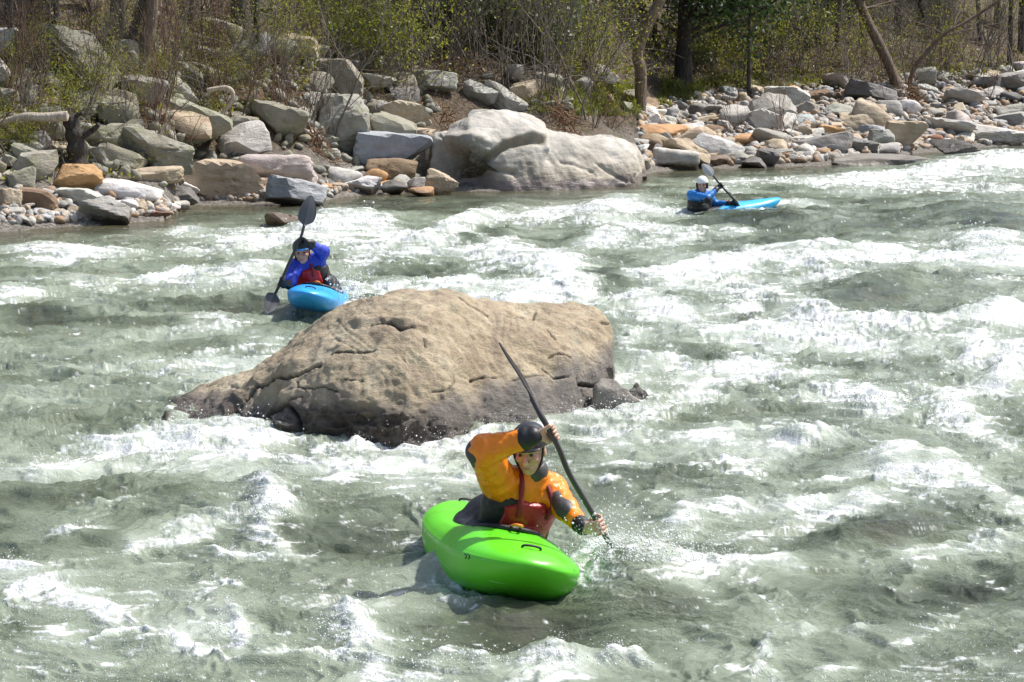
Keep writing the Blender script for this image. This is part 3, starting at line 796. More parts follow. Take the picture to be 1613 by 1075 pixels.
# ------------------------------------------------------------------ the other stones, one object each
def where_phrase(u, v):
    best = min((r for r in ROCKS if r[3]), key=lambda r: ((r[1] - u) / 1.0) ** 2 + ((r[2] - v) * 1.6) ** 2)
    du, dv = u - best[1], v - best[2]
    if abs(du) > abs(dv) * 1.5: rel = 'right of' if du > 0 else 'left of'
    else: rel = 'in front of' if dv > 0 else 'behind'
    return rel, best[3]
occ = [(o.location.x, o.location.y, (o.scale.x + o.scale.y) / 4) for o, *_ in ROCKS if o is not giant]
used = {}
SIZEW = [(0.20, 'small'), (0.34, 'medium'), (0.55, 'good sized'), (9, 'large')]
def tint_pick(left):
    if left: return rnd.choices(['olive grey', 'grey', 'pale grey', 'tan', 'dark grey', 'brown'], [6, 4, 2, 1, 2, 1])[0]
    return rnd.choices(['pale grey', 'grey', 'tan', 'white', 'orange', 'pinkish', 'brown', 'dark grey', 'blue grey'], [10, 5, 8, 5, 2, 2, 1.5, 1.5, 2])[0]
def scatter(n, ufun, vfun, size, left, kindcat, minsep=0.62):
    made = 0; tries = 0
    while made < n and tries < n * 40:
        tries += 1
        u = ufun(); v = vfun(u)
        if v is None: continue
        P = at_ground(u, v)
        s = size()
        if P.y > 140: continue
        if u > 1013 or u < 664 or v > 300:
            pass
        if 664 < u < 1013 and P.y < 50.5: continue
        if any((P.x - x) ** 2 + (P.y - y) ** 2 < (minsep * (r + s * .5)) ** 2 for x, y, r in occ): continue
        occ.append((P.x, P.y, s * .5))
        ty = rnd.choices([0, 1, 2], [4, 3, 2] if left else [3, 4, 3])[0]
        lst = ((TANG, ANG, TFLT) if left else (ANG, RND, FLT))[ty]
        me = rnd.choice(lst)
        o = bpy.data.objects.new('stone', me); COL.objects.link(o)
        sh = ((0.6, 0.72, 0.42) if left else (0.5, 0.52, 0.34))[ty] * rnd.uniform(.8, 1.25)
        o.scale = (s * rnd.uniform(.85, 1.25), s * rnd.uniform(.7, 1.0), s * sh)
        o.location = (P.x, P.y + .1, P.z + s * sh * 0.26)
        o.rotation_euler = (rnd.gauss(0, .16), rnd.gauss(0, .2), rnd.uniform(0, 6.28))
        t = tint_pick(left)
        o.color = (*jit(TINT[t], .12), 1.0)
        rel, ph = where_phrase(u, v)
        sz = next(wd for lim, wd in SIZEW if s < lim)
        shp = (('angular', 'rounded', 'flat'), ('blocky', 'sharp edged', 'slabby'))[left][ty]
        lab = f"{sz} {t} {shp} stone {rel} {ph}"
        k = used.get(lab)
        if k is None: used[lab] = o; o['label'] = lab; o['category'] = 'stone'; o['group'] = kindcat
        else: o['label'] = lab; o['category'] = 'stone'; o['group'] = kindcat
        made += 1
def u_bar(): return rnd.uniform(1005, 1625)
def v_bar(u):
    lo = np.interp(u, [1005, 1100, 1300, 1450, 1613], [172, 150, 135, 118, 108]); hi = np.interp(u, [1005, 1100, 1300, 1450, 1613], [262, 262, 255, 236, 224])
    return lo + (hi - lo) * rnd.random() ** 0.8
scatter(20, u_bar, v_bar, lambda: rnd.uniform(.75, 1.2), 0, 'stones of the cobble bar', .55)
scatter(88, u_bar, v_bar, lambda: rnd.uniform(.42, .75), 0, 'stones of the cobble bar', .60)
scatter(100, u_bar, v_bar, lambda: rnd.uniform(.24, .42), 0, 'stones of the cobble bar', .68)
def u_l(): return rnd.uniform(-10, 690)
def v_low(u):
    hi = np.interp(u, [0, 130, 270, 300, 480, 560, 690], [356, 350, 340, 318, 316, 304, 298])
    return hi - abs(rnd.gauss(0, 1)) * np.interp(u, [0, 200, 690], [22, 16, 14])
scatter(42, u_l, v_low, lambda: rnd.uniform(.22, .5), 0, 'stones along the left shore', .6)
def v_tal(u):
    return rnd.uniform(np.interp(u, [0, 400, 690], [70, 70, 110]), np.interp(u, [0, 300, 690], [300, 250, 225]))
scatter(40, u_l, v_tal, lambda: rnd.uniform(.5, 1.15), 1, 'blocks of the left talus slope', .55)
scatter(52, u_l, v_tal, lambda: rnd.uniform(.2, .45), 1, 'blocks of the left talus slope', .6)
def u_m(): return rnd.uniform(690, 1010)
def v_m(u): return rnd.uniform(120, 175)
scatter(16, u_m, v_m, lambda: rnd.uniform(.25, .8), 1, 'rocks on the slope behind the giant boulder', .6)
# labels still shared by two stones that the picture tells apart: name their row
byl = {}
for o in list(COL.objects):
    if o.name.startswith('stone') and o.get('group'): byl.setdefault(o['label'], []).append(o)
for lab, os_ in byl.items():
    if len(os_) > 1:
        os_.sort(key=lambda q: q.location.x)
        names = ['leftmost', 'rightmost'] if len(os_) == 2 else ['leftmost', 'middle', 'rightmost'] if len(os_) == 3 else None
        if names:
            for q, nme in zip(os_, names): q['label'] = nme + ' ' + lab

# pebbles and rubble between them: past counting
def rubble(n, ufun, vfun, smin, smax, cols, name, material):
    V0, F0 = ICO[2]; V0 = V0 * 1.0
    vs, fs, cs = [], [], []
    k = 0
    for i in range(n):
        u = ufun(); v = vfun(u); P = at_ground(u, v)
        if 664 < u < 1013 and P.y < 50: continue
        s = rnd.uniform(smin, smax) ** 1.0
        rot = np.array(Matrix.Rotation(rnd.uniform(0, 6.28), 3, Vector((rnd.gauss(0, 1), rnd.gauss(0, 1), rnd.gauss(0, 1))).normalized()))
        f = 1 + 0.35 * perlin3(V0 * 1.3 + i * 1.37)
        q = (V0 * f[:, None] * np.array([1, .75, .55])) @ rot.T * s * .5
        q = q + np.array([P.x, P.y, P.z + s * .12])
        vs.append(q); fs.append(F0 + k); k += len(V0)
    o = link(name, mesh_np(name, np.concatenate(vs), np.concatenate(fs)), material)
    tag(o, kind='stuff')
    return o
m = mat('mixed_pebbles', rough=.85); N = NT(m); ge = N.new('NewGeometry')
c = N.ramp(ge.outputs['Random Per Island'], [(0, (.40, .385, .35)), (.25, (.28, .27, .25)), (.45, (.42, .34, .24)), (.6, (.52, .51, .48)), (.75, (.38, .24, .13)), (.9, (.19, .15, .12)), (1, (.33, .34, .35))])
n = N.noise(ge.outputs['Position'], 20, 4); c = N.mix(N.mapr(n, .5, .7, 0, .5), c, N.mix(1.0, c, (.5, .48, .45), 'MULTIPLY'))
N.set(N.b.inputs['Base Color'], c); N.set(N.b.inputs['Normal'], N.bump(n, .5, .03))
rubble(3000, u_bar, v_bar, .10, .34, None, 'pebbles', m)
rubble(700, u_l, v_low, .08, .24, None, 'shore_pebbles', m)
m = mat('mixed_talus', rough=.9); N = NT(m); ge = N.new('NewGeometry')
c = N.ramp(ge.outputs['Random Per Island'], [(0, (.27, .26, .21)), (.3, (.20, .19, .15)), (.5, (.33, .32, .28)), (.75, (.16, .15, .12)), (1, (.24, .21, .15))])
n = N.noise(ge.outputs['Position'], 14, 5); c = N.mix(N.mapr(n, .5, .65, 0, .7), c, (.19, .19, .09))
N.set(N.b.inputs['Base Color'], c); N.set(N.b.inputs['Normal'], N.bump(n, .6, .04))
rubble(750, u_l, lambda u: rnd.uniform(60, 290), .12, .34, None, 'talus_rubble', m)
# ------------------------------------------------------------------ plants
def leaf_quads(C, size, nrm_up=0.0, aspect=0.5, rng=nrg):
    """one small diamond leaf per centre"""
    n = len(C)
    d = rng.normal(size=(n, 3)); d /= np.linalg.norm(d, axis=1)[:, None]
    e = rng.normal(size=(n, 3)); e[:, 2] += 0
    e = np.cross(d, e); e /= np.maximum(np.linalg.norm(e, axis=1), 1e-6)[:, None]
    if nrm_up: d[:, 2] *= (1 - nrm_up); d /= np.linalg.norm(d, axis=1)[:, None]; 
    s = np.broadcast_to(size, (n,))[:, None] * rng.uniform(.6, 1.3, (n, 1))
    V = np.stack([C - d * s, C + e * s * aspect, C + d * s, C - e * s * aspect], 1).reshape(-1, 3)
    F = np.arange(4 * n).reshape(n, 4)
    return V, F

def grow(mb, tips, p, d, L, r, depth, rr, spread=0.6, up=0.15, nb=3, sides=5, sm=3):
    """a branch with children; collects the ends in tips"""
    n = 5; pts = [np.array(p, float)]; dd = np.array(d, float)
    for i in range(n - 1):
        dd = dd + np.array([rr.gauss(0, .13), rr.gauss(0, .13), rr.gauss(0, .10) + up * .25]); dd /= np.linalg.norm(dd)
        pts.append(pts[-1] + dd * L / (n - 1))
    mb.tube(pts, np.linspace(r, r * .45, n), max(sm, sides - (2 if depth < 2 else 0)), cap=False)
    if depth <= 0:
        tips.append(pts[-1]); tips.append(pts[-2]); tips.append(pts[2]); return
    for k in range(nb + (1 if rr.random() < .4 else 0)):
        i = rr.randint(1, n - 1); f = rr.random() * .8
        b = pts[i] if i == n - 1 else pts[i] * (1 - f) + pts[i + 1] * f
        nd = dd + np.array([rr.gauss(0, spread), rr.gauss(0, spread), rr.gauss(0, spread * .7) + up]); nd /= np.linalg.norm(nd)
        grow(mb, tips, b, nd, L * rr.uniform(.5, .75), r * .5, depth - 1, rr, spread, up, nb, sides, sm)

def tree(path, wpx, label, bark='bark', Y=None, ztop=11, crown=None, nbr=8, seed=0, group=None, cat='tree', leafsize=.07, nleaf=0, lowbr=0, dyl=0.0, brl=(1.6, 3.2), flare=1.5):
    """path: the trunk's line in the photograph from the ground up; it goes on above the frame to ztop"""
    rr = random.Random(seed); rg = np.random.default_rng(seed + 77)
    g = at_ground(*path[0]) if Y is None else at_y(*path[0], Y)
    Yb = g.y
    pts = [np.array(at_y(u, v, Yb + dyl * i)) for i, (u, v) in enumerate(path)]
    pts[0] = pts[0] - np.array([0, 0, .25])
    d = (pts[-1] - pts[-2]); d /= np.linalg.norm(d)
    while pts[-1][2] < ztop:
        d = d + np.array([rr.gauss(0, .08), rr.gauss(0, .08), .12]); d /= np.linalg.norm(d)
        pts.append(pts[-1] + d * 1.2)
    P = spline(pts, 8 * len(pts))
    root = empty('tree', g)
    r0 = wpx * .5 * Yb / FPX
    h = (P[:, 2] - P[0, 2]); hh = h / h.max()
    R = r0 * (1 - .62 * hh) * (1 + (flare - 1) * np.exp(-h / .25)) * (1 + .06 * np.sin(h * 4 + seed))
    tb = MB(); tb.tube(P, R, 12)
    tb.build('trunk', M[bark], root)
    bm_ = MB(); tips = []
    zlist = [lowbr + (1 - lowbr) * rr.random() ** .8 for _ in range(nbr)]
    for q in zlist:
        i = min(int(q * (len(P) - 1)), len(P) - 2)
        a = rr.uniform(0, 6.28)
        grow(bm_, tips, P[i], (math.cos(a), math.sin(a), rr.uniform(.1, .7)), rr.uniform(*brl), max(R[i] * .38, .012), 2, rr)
    if bm_.n: bm_.build('branches', M[bark], root)
    if crown and nleaf:
        T = np.array(tips); k = rg.integers(0, len(T), nleaf)
        C = T[k] + rg.normal(size=(nleaf, 3)) * .30
        V, F = leaf_quads(C, leafsize, rng=rg)
        link('crown', mesh_np('crown', V, F, False), M[crown], root)
    tag(root, label, cat, group)
    return root

T_G = 'trees on the far bank'
tree([(180, 98), (180, 50), (183, 0), (185, -30)], 20, 'straight brown trunk with a twin stem above the lichen outcrop', 'bark_tan', seed=1, nbr=6, lowbr=.45, group=T_G)
tree([(190, 96), (191, 50), (190, 0), (194, -30)], 13, 'thin stem hugging the straight twin trunk on its right', 'bark_tan', seed=2, nbr=5, lowbr=.45, group=T_G)
tree([(199, 96), (207, 62), (218, 28), (227, 0), (236, -25)], 15, 'slender grey trunk leaning right between two thicker trunks', 'bark', seed=3, nbr=5, lowbr=.45, group=T_G)
tree([(215, 116), (226, 85), (235, 45), (240, 0), (243, -30)], 23, 'thick dark trunk curving up right of the slender leaning trunk', 'bark_tan', seed=4, nbr=6, lowbr=.45, group=T_G)
tree([(380, 62), (380, 30), (378, 0), (377, -30)], 30, 'thickest grey trunk at the upper left of the far bank', 'bark', seed=5, nbr=7, lowbr=.45, group=T_G)
tree([(405, 104), (405, 60), (404, 20), (405, -20)], 11, 'thin straight dark trunk above the triangular slab', 'bark_dark', seed=6, nbr=5, lowbr=.4, group=T_G)
tree([(33, 118), (34, 70), (36, 20), (37, -20)], 11, 'thin grey trunk near the left edge, right of a thinner one', 'bark', seed=7, nbr=6, lowbr=.35, group=T_G)
tree([(17, 96), (16, 50), (17, 0)], 9, 'thinnest grey trunk at the very left edge of the bank', 'bark', seed=8, nbr=5, lowbr=.35, group=T_G)
tree([(560, 82), (566, 50), (574, 20), (577, -20)], 19, 'black looking trunk rising from bright green leaves above the cliff', 'bark_dark', seed=9, nbr=6, lowbr=.45, group=T_G)
tree([(1008, 172), (1009, 140), (1009, 108), (1004, 90), (1011, 62), (1025, 30), (1040, 0), (1052, -30)], 19, 'curved brown trunk standing alone at the head of the cobble bar', 'bark_tan', seed=10, nbr=6, lowbr=.5, group=T_G, flare=1.2)
tree([(1076, 128), (1077, 80), (1079, 30), (1082, -20)], 27, 'dark evergreen tree with a thick shaded trunk right of the curved tree', 'bark_dark', seed=11, nbr=26, lowbr=.16, crown='leaf_dark', nleaf=16000, leafsize=.085, group=T_G, brl=(1.2, 2.6), ztop=9)
tree([(1122, 100), (1124, 50), (1128, -10)], 13, 'second dark evergreen with a slim trunk behind the thick one', 'bark_dark', seed=12, nbr=22, lowbr=.25, crown='leaf_dark', nleaf=11000, leafsize=.085, group=T_G, brl=(1.0, 2.2), ztop=9)
tree([(955, 84), (953, 40), (950, -10)], 10, 'dark evergreen bush tree left of the curved brown trunk', 'bark_dark', seed=13, nbr=20, lowbr=.3, crown='leaf_dark', nleaf=9000, leafsize=.085, group=T_G, brl=(.8, 1.8), ztop=8)
tree([(1420, 142), (1404, 112), (1388, 76), (1368, 36), (1352, 0), (1340, -25)], 17, 'tan trunk leaning left over the right end of the cobble bar', 'bark_tan', seed=14, nbr=12, lowbr=.18, group=T_G, brl=(1.0, 2.4))
tree([(1428, 140), (1440, 108), (1462, 80), (1490, 52), (1520, 36)], 8, 'thin crooked bare tree bending right beside the leaning trunk', 'bark_tan', seed=15, nbr=12, lowbr=.15, group=T_G, brl=(.9, 2.0), ztop=5)
for (u, v, wp, lab, bk, sd) in [(1271, 76, 12, 'dark straight trunk, leftmost of three close together in the right forest', 'bark_dark', 20), (1290, 72, 11, 'dark straight trunk, middle of three close together in the right forest', 'bark_dark', 21),
                            (1318, 78, 9, 'brown trunk, rightmost of three close together in the right forest', 'bark', 22), (1240, 62, 8, 'thin forest trunk left of the three close dark trunks', 'bark', 23),
                            (1414, 60, 14, 'shaded forest trunk behind the leaning tan trunk', 'bark_dark', 24), (1358, 72, 8, 'thin dark trunk between the three dark trunks and the leaning one', 'bark_dark', 25),
                            (1590, 112, 9, 'thin dark trunk near the right edge of the forest', 'bark_dark', 26), (1608, 84, 11, 'dark trunk cut by the right edge of the photo', 'bark_dark', 27),
                            (1545, 66, 8, 'slim forest trunk left of the right edge trunks', 'bark', 28), (1478, 58, 9, 'slim shaded trunk in the middle of the right forest', 'bark_dark', 29),
                            (1180, 150, 7, 'slim bare trunk at the back of the cobble bar', 'bark', 30), (1196, 60, 9, 'shaded trunk right of the dark evergreens', 'bark_dark', 31),
                            (866, 60, 8, 'thin brown trunk inside the bare thicket above the giant boulder', 'bark_tan', 32), (690, 24, 10, 'pale trunk at the top of the slope above the bare thicket', 'bark', 33),
                            (470, 30, 9, 'thin trunk at the top of the bank right of the thickest trunk', 'bark', 34), (300, 40, 8, 'thin trunk at the top of the bank between the left tree groups', 'bark', 35),
                            (90, 40, 9, 'thin trunk at the top left behind the lichen outcrop', 'bark', 36), (1030, 84, 9, 'dark trunk just right of the curved tree in the shade', 'bark_dark', 37),
                            (1102, 88, 8, 'thin dark trunk between the two dark evergreens', 'bark_dark', 38)]:
    lean = random.Random(sd).uniform(-8, 8)
    tree([(u, v), (u + lean * .4, v * .5), (u + lean, -20)], wp, lab, bk, seed=sd, nbr=9 if u > 1150 else 6, lowbr=.22, group=T_G, brl=(.9, 2.4))
# evergreen and budding crowns that overhang the frame's top edge and shade the forest
for (u, v, wp, lab, cr, nl, sd) in [(1225, 40, 12, 'evergreen tree deep in the forest right of the dark evergreens', 'leaf_dark', 9000, 40), (1340, 40, 12, 'evergreen tree deep in the forest behind the leaning trunk', 'leaf_dark', 9000, 41),
                                (1450, 44, 12, 'evergreen tree deep in the forest above the bright white stone', 'leaf_dark', 9000, 42), (1570, 44, 12, 'evergreen tree deep in the forest at the right', 'leaf_dark', 9000, 43),
                                (920, 30, 10, 'yellow green budding tree above the giant boulder', 'leaf_olive', 3000, 44), (800, 12, 9, 'olive budding tree at the top of the bare thicket', 'leaf_olive', 2200, 45),
                                (140, 20, 9, 'olive budding tree at the top left', 'leaf_olive', 900, 46), (500, 10, 9, 'olive leafed tree above the cracked cliff block', 'leaf_olive', 2500, 47)]:
    tree([(u, v), (u + 2, v * .5), (u, -20)], wp, lab, 'bark_dark' if cr == 'leaf_dark' else 'bark', seed=sd, nbr=22, lowbr=.15, crown=cr, nleaf=nl, leafsize=.09 if cr == 'leaf_dark' else .06, group=T_G, brl=(1.0, 2.4), ztop=13)

# broken stump with its fallen branch, left
s = empty('tree_stump', at_ground(121, 262))
b = MB(); Ys = s.location.y
b.tube(spline([at_y(122, 268, Ys), at_y(122, 235, Ys), at_y(116, 208, Ys), at_y(110, 184, Ys)], 24), np.linspace(.19, .12, 24) * (1 + .1 * np.sin(np.arange(24))), 10); b.build('trunk', M['bark_dark'], s)
b = MB()
for path, r in (([(118, 222), (135, 212), (150, 202), (156, 196)], .07), ([(113, 196), (104, 186), (98, 180)], .07), ([(112, 192), (122, 182), (130, 178)], .05)):
    b.tube(spline([at_y(u, v, Ys - .05 * i) for i, (u, v) in enumerate(path)], 14), np.linspace(r, r * .5, 14), 8)
b.build('branches', M['bark_dark'], s)
tag(s, 'broken dark tree stump standing among the talus blocks at the left', 'tree stump')
def stick(name, path, r0, r1, Y, label, mt='driftwood', dy=0.0, group=None, cat='driftwood'):
    b = MB(); b.tube(spline([at_y(u, v, Y + dy * i) for i, (u, v) in enumerate(path)], 10 * len(path)), np.linspace(r0, r1, 10 * len(path)), 8)
    return tag(b.build(name, M[mt]), label, cat, group)
stick('fallen_branch', [(-30, 200), (10, 191), (38, 184), (70, 185), (106, 183)], .05, .085, 39.6, 'bleached fallen branch resting across the broken stump at the left', 'driftwood')
stick('driftwood', [(316, 254), (350, 236), (395, 220), (440, 205), (470, 205), (496, 218)], .05, .06, 46.6, 'long bleached driftwood pole arching up to the root mat', 'driftwood')
stick('driftwood', [(338, 254), (372, 240), (410, 224), (447, 207), (480, 204)], .07, .04, 46.9, 'thicker bleached driftwood pole below the arching one', 'driftwood')
stick('driftwood', [(341, 187), (356, 172), (366, 156), (366, 145), (358, 139), (342, 140), (327, 143)], .035, .05, 45.2, 'hooked bleached branch hanging above the long sloping slab', 'driftwood')
stick('driftwood', [(436, 246), (446, 228), (454, 212), (462, 222)], .06, .03, 46.2, 'short forked pale branch stuck in the root mat', 'driftwood')
stick('driftwood', [(1015, 266), (1030, 268), (1050, 266), (1068, 268)], .05, .07, 58.5, 'orange tan driftwood plank at the water below the rounded grey boulder', 'bark_tan')
stick('driftwood', [(1290, 46), (1300, 28), (1330, 14), (1352, 2)], .03, .05, 84, 'pale bare limb arching near the leaning trunk', 'driftwood')
stick('driftwood', [(1333, 52), (1340, 38), (1348, 26), (1356, 22)], .07, .05, 78, 'short broken white limb on the left of the leaning trunk', 'driftwood')
stick('driftwood', [(1245, 70), (1300, 74), (1355, 88)], .06, .05, 86, 'fallen log on the forest floor behind the cobble bar', 'bark')
# root mats of flood debris
def rootmat(u0, v0, u1, v1, Y, label, n=150, seed=1, lean=(0, 0)):
    rr = random.Random(seed); b = MB()
    for i in range(n):
        t = rr.random(); u = u0 + (u1 - u0) * t + rr.gauss(0, 7); v = v0 + (v1 - v0) * t + rr.gauss(0, 6)
        p = at_y(u, v, Y + rr.gauss(0, .18)); q = [np.array(p)]
        d = np.array([(u1 - u0), 0, -(v1 - v0)]) * .01 + np.array([rr.gauss(0, .5), rr.gauss(0, .4), rr.gauss(0, .5)])
        for k in range(4):
            d = d + np.array([rr.gauss(0, .3), rr.gauss(0, .3), rr.gauss(0, .3)]); q.append(q[-1] + d / np.linalg.norm(d) * rr.uniform(.05, .12))
        b.tube(q, np.linspace(rr.uniform(.008, .02), .005, 5), 4, cap=False)
    return tag(b.build('root_mat', M['rootwad']), label, 'root mat')
rootmat(488, 205, 516, 268, 46.3, 'brown matted clump of roots and flood debris below the cliff', 170, 1)
rootmat(425, 225, 470, 243, 46.2, 'low reddish tangle of dead debris on the driftwood poles', 90, 2)
rootmat(868, 165, 902, 203, 49.6, 'brown flood debris wrapped round bush stems behind the giant boulder', 100, 3)
rootmat(700, 170, 716, 206, 49.0, 'brown twig tangle at the left crest of the giant boulder', 40, 4)
rootmat(1424, 130, 1448, 168, 71.5, 'brown root plate at the foot of the leaning trunk', 110, 5)

# bare and budding shrubs: a few kinds grown once, then copied one by one
def shrub_kind(seed, h, nst, twig, leaf, nleaf, ls, spread, depth=2, name='shrub'):
    rr = random.Random(seed); rg = np.random.default_rng(seed)
    root = empty(name, (0, 0, 0)); mb = MB(); tips = []
    for i in range(nst):
        a = rr.uniform(0, 6.28); s = rr.uniform(0, spread)
        grow(mb, tips, (rr.gauss(0, .1), rr.gauss(0, .1), -.15), (math.cos(a) * s, math.sin(a) * s, 1), h * rr.uniform(.55, 1), .007 + .006 * h * rr.random(), depth, rr, .42, .22, 3, 4)
    mb.build('stems', M[twig], root)
    if nleaf:
        T = np.array(tips); C = T[rg.integers(0, len(T), nleaf)] + rg.normal(size=(nleaf, 3)) * .10 * h
        C[:, 2] = np.maximum(C[:, 2], .02)
        V, F = leaf_quads(C, ls, rng=rg); link('leaves', mesh_np('leaves', V, F, False), M[leaf], root)
    return root
KIND = {
 'bare': [shrub_kind(1, 2.6, 6, 'twig', None, 0, 0, .35), shrub_kind(2, 2.0, 8, 'twig', None, 0, 0, .6)],
 'red': [shrub_kind(3, 1.1, 9, 'twig_red', None, 0, 0, .7, 1), shrub_kind(4, 1.6, 7, 'twig_red', None, 0, 0, .6)],
 'bud': [shrub_kind(5, 2.2, 7, 'twig', 'leaf_olive', 520, .035, .5), shrub_kind(6, 1.6, 8, 'twig', 'leaf_olive', 520, .035, .7)],
 'yellow': [shrub_kind(7, 1.4, 8, 'twig', 'leaf_yellow', 900, .032, .8), shrub_kind(8, 1.0, 8, 'twig', 'leaf_yellow', 850, .03, 1.0)],
 'bright': [shrub_kind(9, 1.0, 7, 'twig', 'leaf_bright', 1100, .045, .9)],
 'rhodo': [shrub_kind(10, 1.5, 8, 'bark', 'leaf_rhodo', 1100, .075, .9), shrub_kind(11, 1.1, 8, 'bark', 'leaf_rhodo', 900, .07, 1.1)],
 'sapling': [shrub_kind(12, 4.2, 1, 'twig', None, 0, 0, .15), shrub_kind(13, 3.4, 2, 'twig', 'leaf_olive', 160, .035, .25)],
}
DESC = {'bare': 'bare grey branched shrub', 'red': 'low reddish twiggy shrub', 'bud': 'olive budding shrub', 'yellow': 'yellow green leafy shrub',
        'bright': 'bright green leafy shrub', 'rhodo': 'broad leafed evergreen shrub', 'sapling': 'tall thin leafless sapling'}
first = set(); slabels = {}
def plant(kind, u, v, sc=1.0, label=None, Y=None):
    src = rnd.choice(KIND[kind]); P = at_ground(u, v) if Y is None else at_y(u, v, Y)
    if src.name in first:
        o = src.copy(); COL.objects.link(o)
        for ch in src.children:
            c = ch.copy(); COL.objects.link(c); c.parent = o
    else: o = src; first.add(src.name)
    o.name = 'sapling' if kind == 'sapling' else 'shrub'
    o.location = P; o.rotation_euler = (rnd.gauss(0, .08), rnd.gauss(0, .08), rnd.uniform(0, 6.28)); s = sc * rnd.uniform(.85, 1.2); o.scale = (s, s, s * rnd.uniform(.9, 1.15))
    rel, ph = where_phrase(u, v + 20)
    lab = label or f"{DESC[kind]} {rel} {ph}"
    tag(o, lab, 'sapling' if kind == 'sapling' else 'shrub', {'sapling': 'saplings on the far bank'}.get(kind, DESC[kind] + 's on the far bank'))
    slabels.setdefault(lab, []).append(o)
for (u, v) in [(640, 95), (700, 70), (760, 90), (820, 110), (850, 120), (700, 110), (780, 50), (740, 20), (660, 40), (880, 90), (890, 150), (920, 120), (600, 60), (540, 30), (290, 50), (450, 40), (1200, 110), (1250, 105), (1300, 100), (1360, 100),
               (1450, 110), (1480, 120), (1520, 100), (1560, 110), (1600, 100), (1500, 80), (1420, 90), (1240, 70), (1330, 60), (1570, 70), (1160, 120), (930, 80), (860, 40), (480, 195), (800, 20), (610, 15), (1390, 120)]: plant('bare', u, v)
for (u, v) in [(720, 130), (860, 178), (460, 210), (275, 285), (560, 200), (520, 215), (690, 150), (640, 170), (930, 195), (1160, 215), (1235, 215), (1390, 165), (1445, 165), (1300, 130), (240, 110), (330, 110), (1560, 160), (450, 180), (960, 200)]: plant('red', u, v, .8)
for (u, v) in [(900, 60), (940, 100), (940, 130), (1140, 90), (1170, 100), (860, 150), (620, 120), (680, 130), (590, 130), (520, 80), (1260, 120), (1330, 110), (1480, 100), (1540, 120), (700, 30), (580, 20), (1400, 110), (790, 130), (60, 24), (320, 14)]: plant('bud', u, v)
for (u, v) in [(40, 130), (20, 150), (70, 135), (120, 190), (140, 180), (90, 200), (160, 160), (300, 110), (250, 130), (440, 120), (30, 230)]: plant('yellow', u, v, .5)
for (u, v) in [(585, 130), (600, 145), (560, 120), (620, 140), (490, 60), (460, 50), (520, 50), (930, 130), (940, 150), (1120, 130), (1160, 130), (1200, 125), (880, 130), (1050, 120), (1290, 120), (660, 110), (1350, 118), (1230, 125), (1500, 130)]: plant('yellow', u, v)
for (u, v) in [(590, 92), (605, 85), (575, 98), (540, 90)]: plant('bright', u, v, .9)
for (u, v) in [(700, 60), (740, 80), (720, 40), (650, 60), (800, 80), (830, 100), (640, 20), (500, 20), (1090, 120), (1120, 110), (1180, 85), (1215, 90), (60, 12), (1150, 60), (530, 10), (920, 40), (1300, 50), (870, 110)]: plant('rhodo', u, v)
for (u, v) in [(88, 290), (290, 240), (447, 190), (690, 150), (880, 190), (905, 190), (830, 150), (930, 200), (1160, 130), (1178, 135), (1215, 130), (1330, 135), (1450, 165), (1540, 135), (60, 100), (300, 140), (350, 120), (640, 150), (870, 195), (1420, 130), (1490, 110), (1590, 130), (525, 230), (740, 120)]: plant('sapling', u, v)
for (u, v) in [(50, 110), (110, 130), (150, 165), (230, 150), (270, 180), (350, 165), (60, 215), (20, 245), (330, 205), (390, 150), (210, 190)]: plant('yellow', u, v, .45)
for (u, v) in [(40, 160), (100, 150), (170, 180), (240, 200), (310, 160), (360, 200), (420, 160), (70, 240), (20, 200), (260, 130), (150, 120)]: plant('red', u, v, 1.0)
for (u, v) in [(80, 160), (130, 200), (200, 210), (260, 160), (330, 180), (400, 190), (30, 220), (440, 150)]: plant('bare', u, v, .55)
for (u, v) in [(60, 100), (180, 150), (230, 110), (300, 130), (360, 140), (110, 240), (440, 80), (20, 120), (150, 100), (480, 110), (400, 120)]: plant('yellow', u, v, .6)
for lab, os_ in slabels.items():
    if len(os_) > 1:
        os_.sort(key=lambda q: q.location.x)
        names = {2: ['leftmost', 'rightmost'], 3: ['leftmost', 'middle', 'rightmost'], 4: ['leftmost', 'second', 'third', 'rightmost']}.get(len(os_))
        if names:
            for q, nme in zip(os_, names): q['label'] = nme + ' ' + lab

# ---- past counting: dead twigs and vines, leaf litter, bank grass, moss cushions of new leaves
def pick(n, boxes, rg):
    out = []
    w_ = [b[4] for b in boxes]
    for b in rnd.choices(boxes, w_, k=n):
        out.append(at_ground(rg.uniform(b[0], b[2]), rg.uniform(b[1], b[3])))
    return np.array([tuple(p) for p in out])
rg = np.random.default_rng(21)
mb = MB(); rr = random.Random(5)
C = pick(1500, [(580, 5, 1000, 140, 5), (1130, 40, 1613, 130, 5), (0, 30, 560, 150, 3), (0, 150, 300, 260, 1)], rg)
for p in C:
    d = np.array([rr.gauss(0, .7), rr.gauss(0, .5), abs(rr.gauss(.2, .45))]); d /= np.linalg.norm(d); q = [p]
    st = rr.uniform(.2, .5)
    for k in range(4):
        d = d + np.array([rr.gauss(0, .25), rr.gauss(0, .2), rr.gauss(-.06, .2)]); d /= np.linalg.norm(d); q.append(q[-1] + d * st)
    mb.tube(q, np.linspace(rr.uniform(.006, .014), .004, 5), 3, cap=False)
tag(mb.build('undergrowth', M['twig']), kind='stuff')
C = pick(9000, [(0, 10, 700, 200, 3), (1100, 30, 1613, 120, 6), (580, 0, 1000, 120, 3)], rg); C[:, 2] += rg.uniform(0, .08, len(C))
V, F = leaf_quads(C, .055, rng=rg); tag(link('leaf_litter', mesh_np('leaf_litter', V, F, False), M['leaf_brown']), kind='stuff')
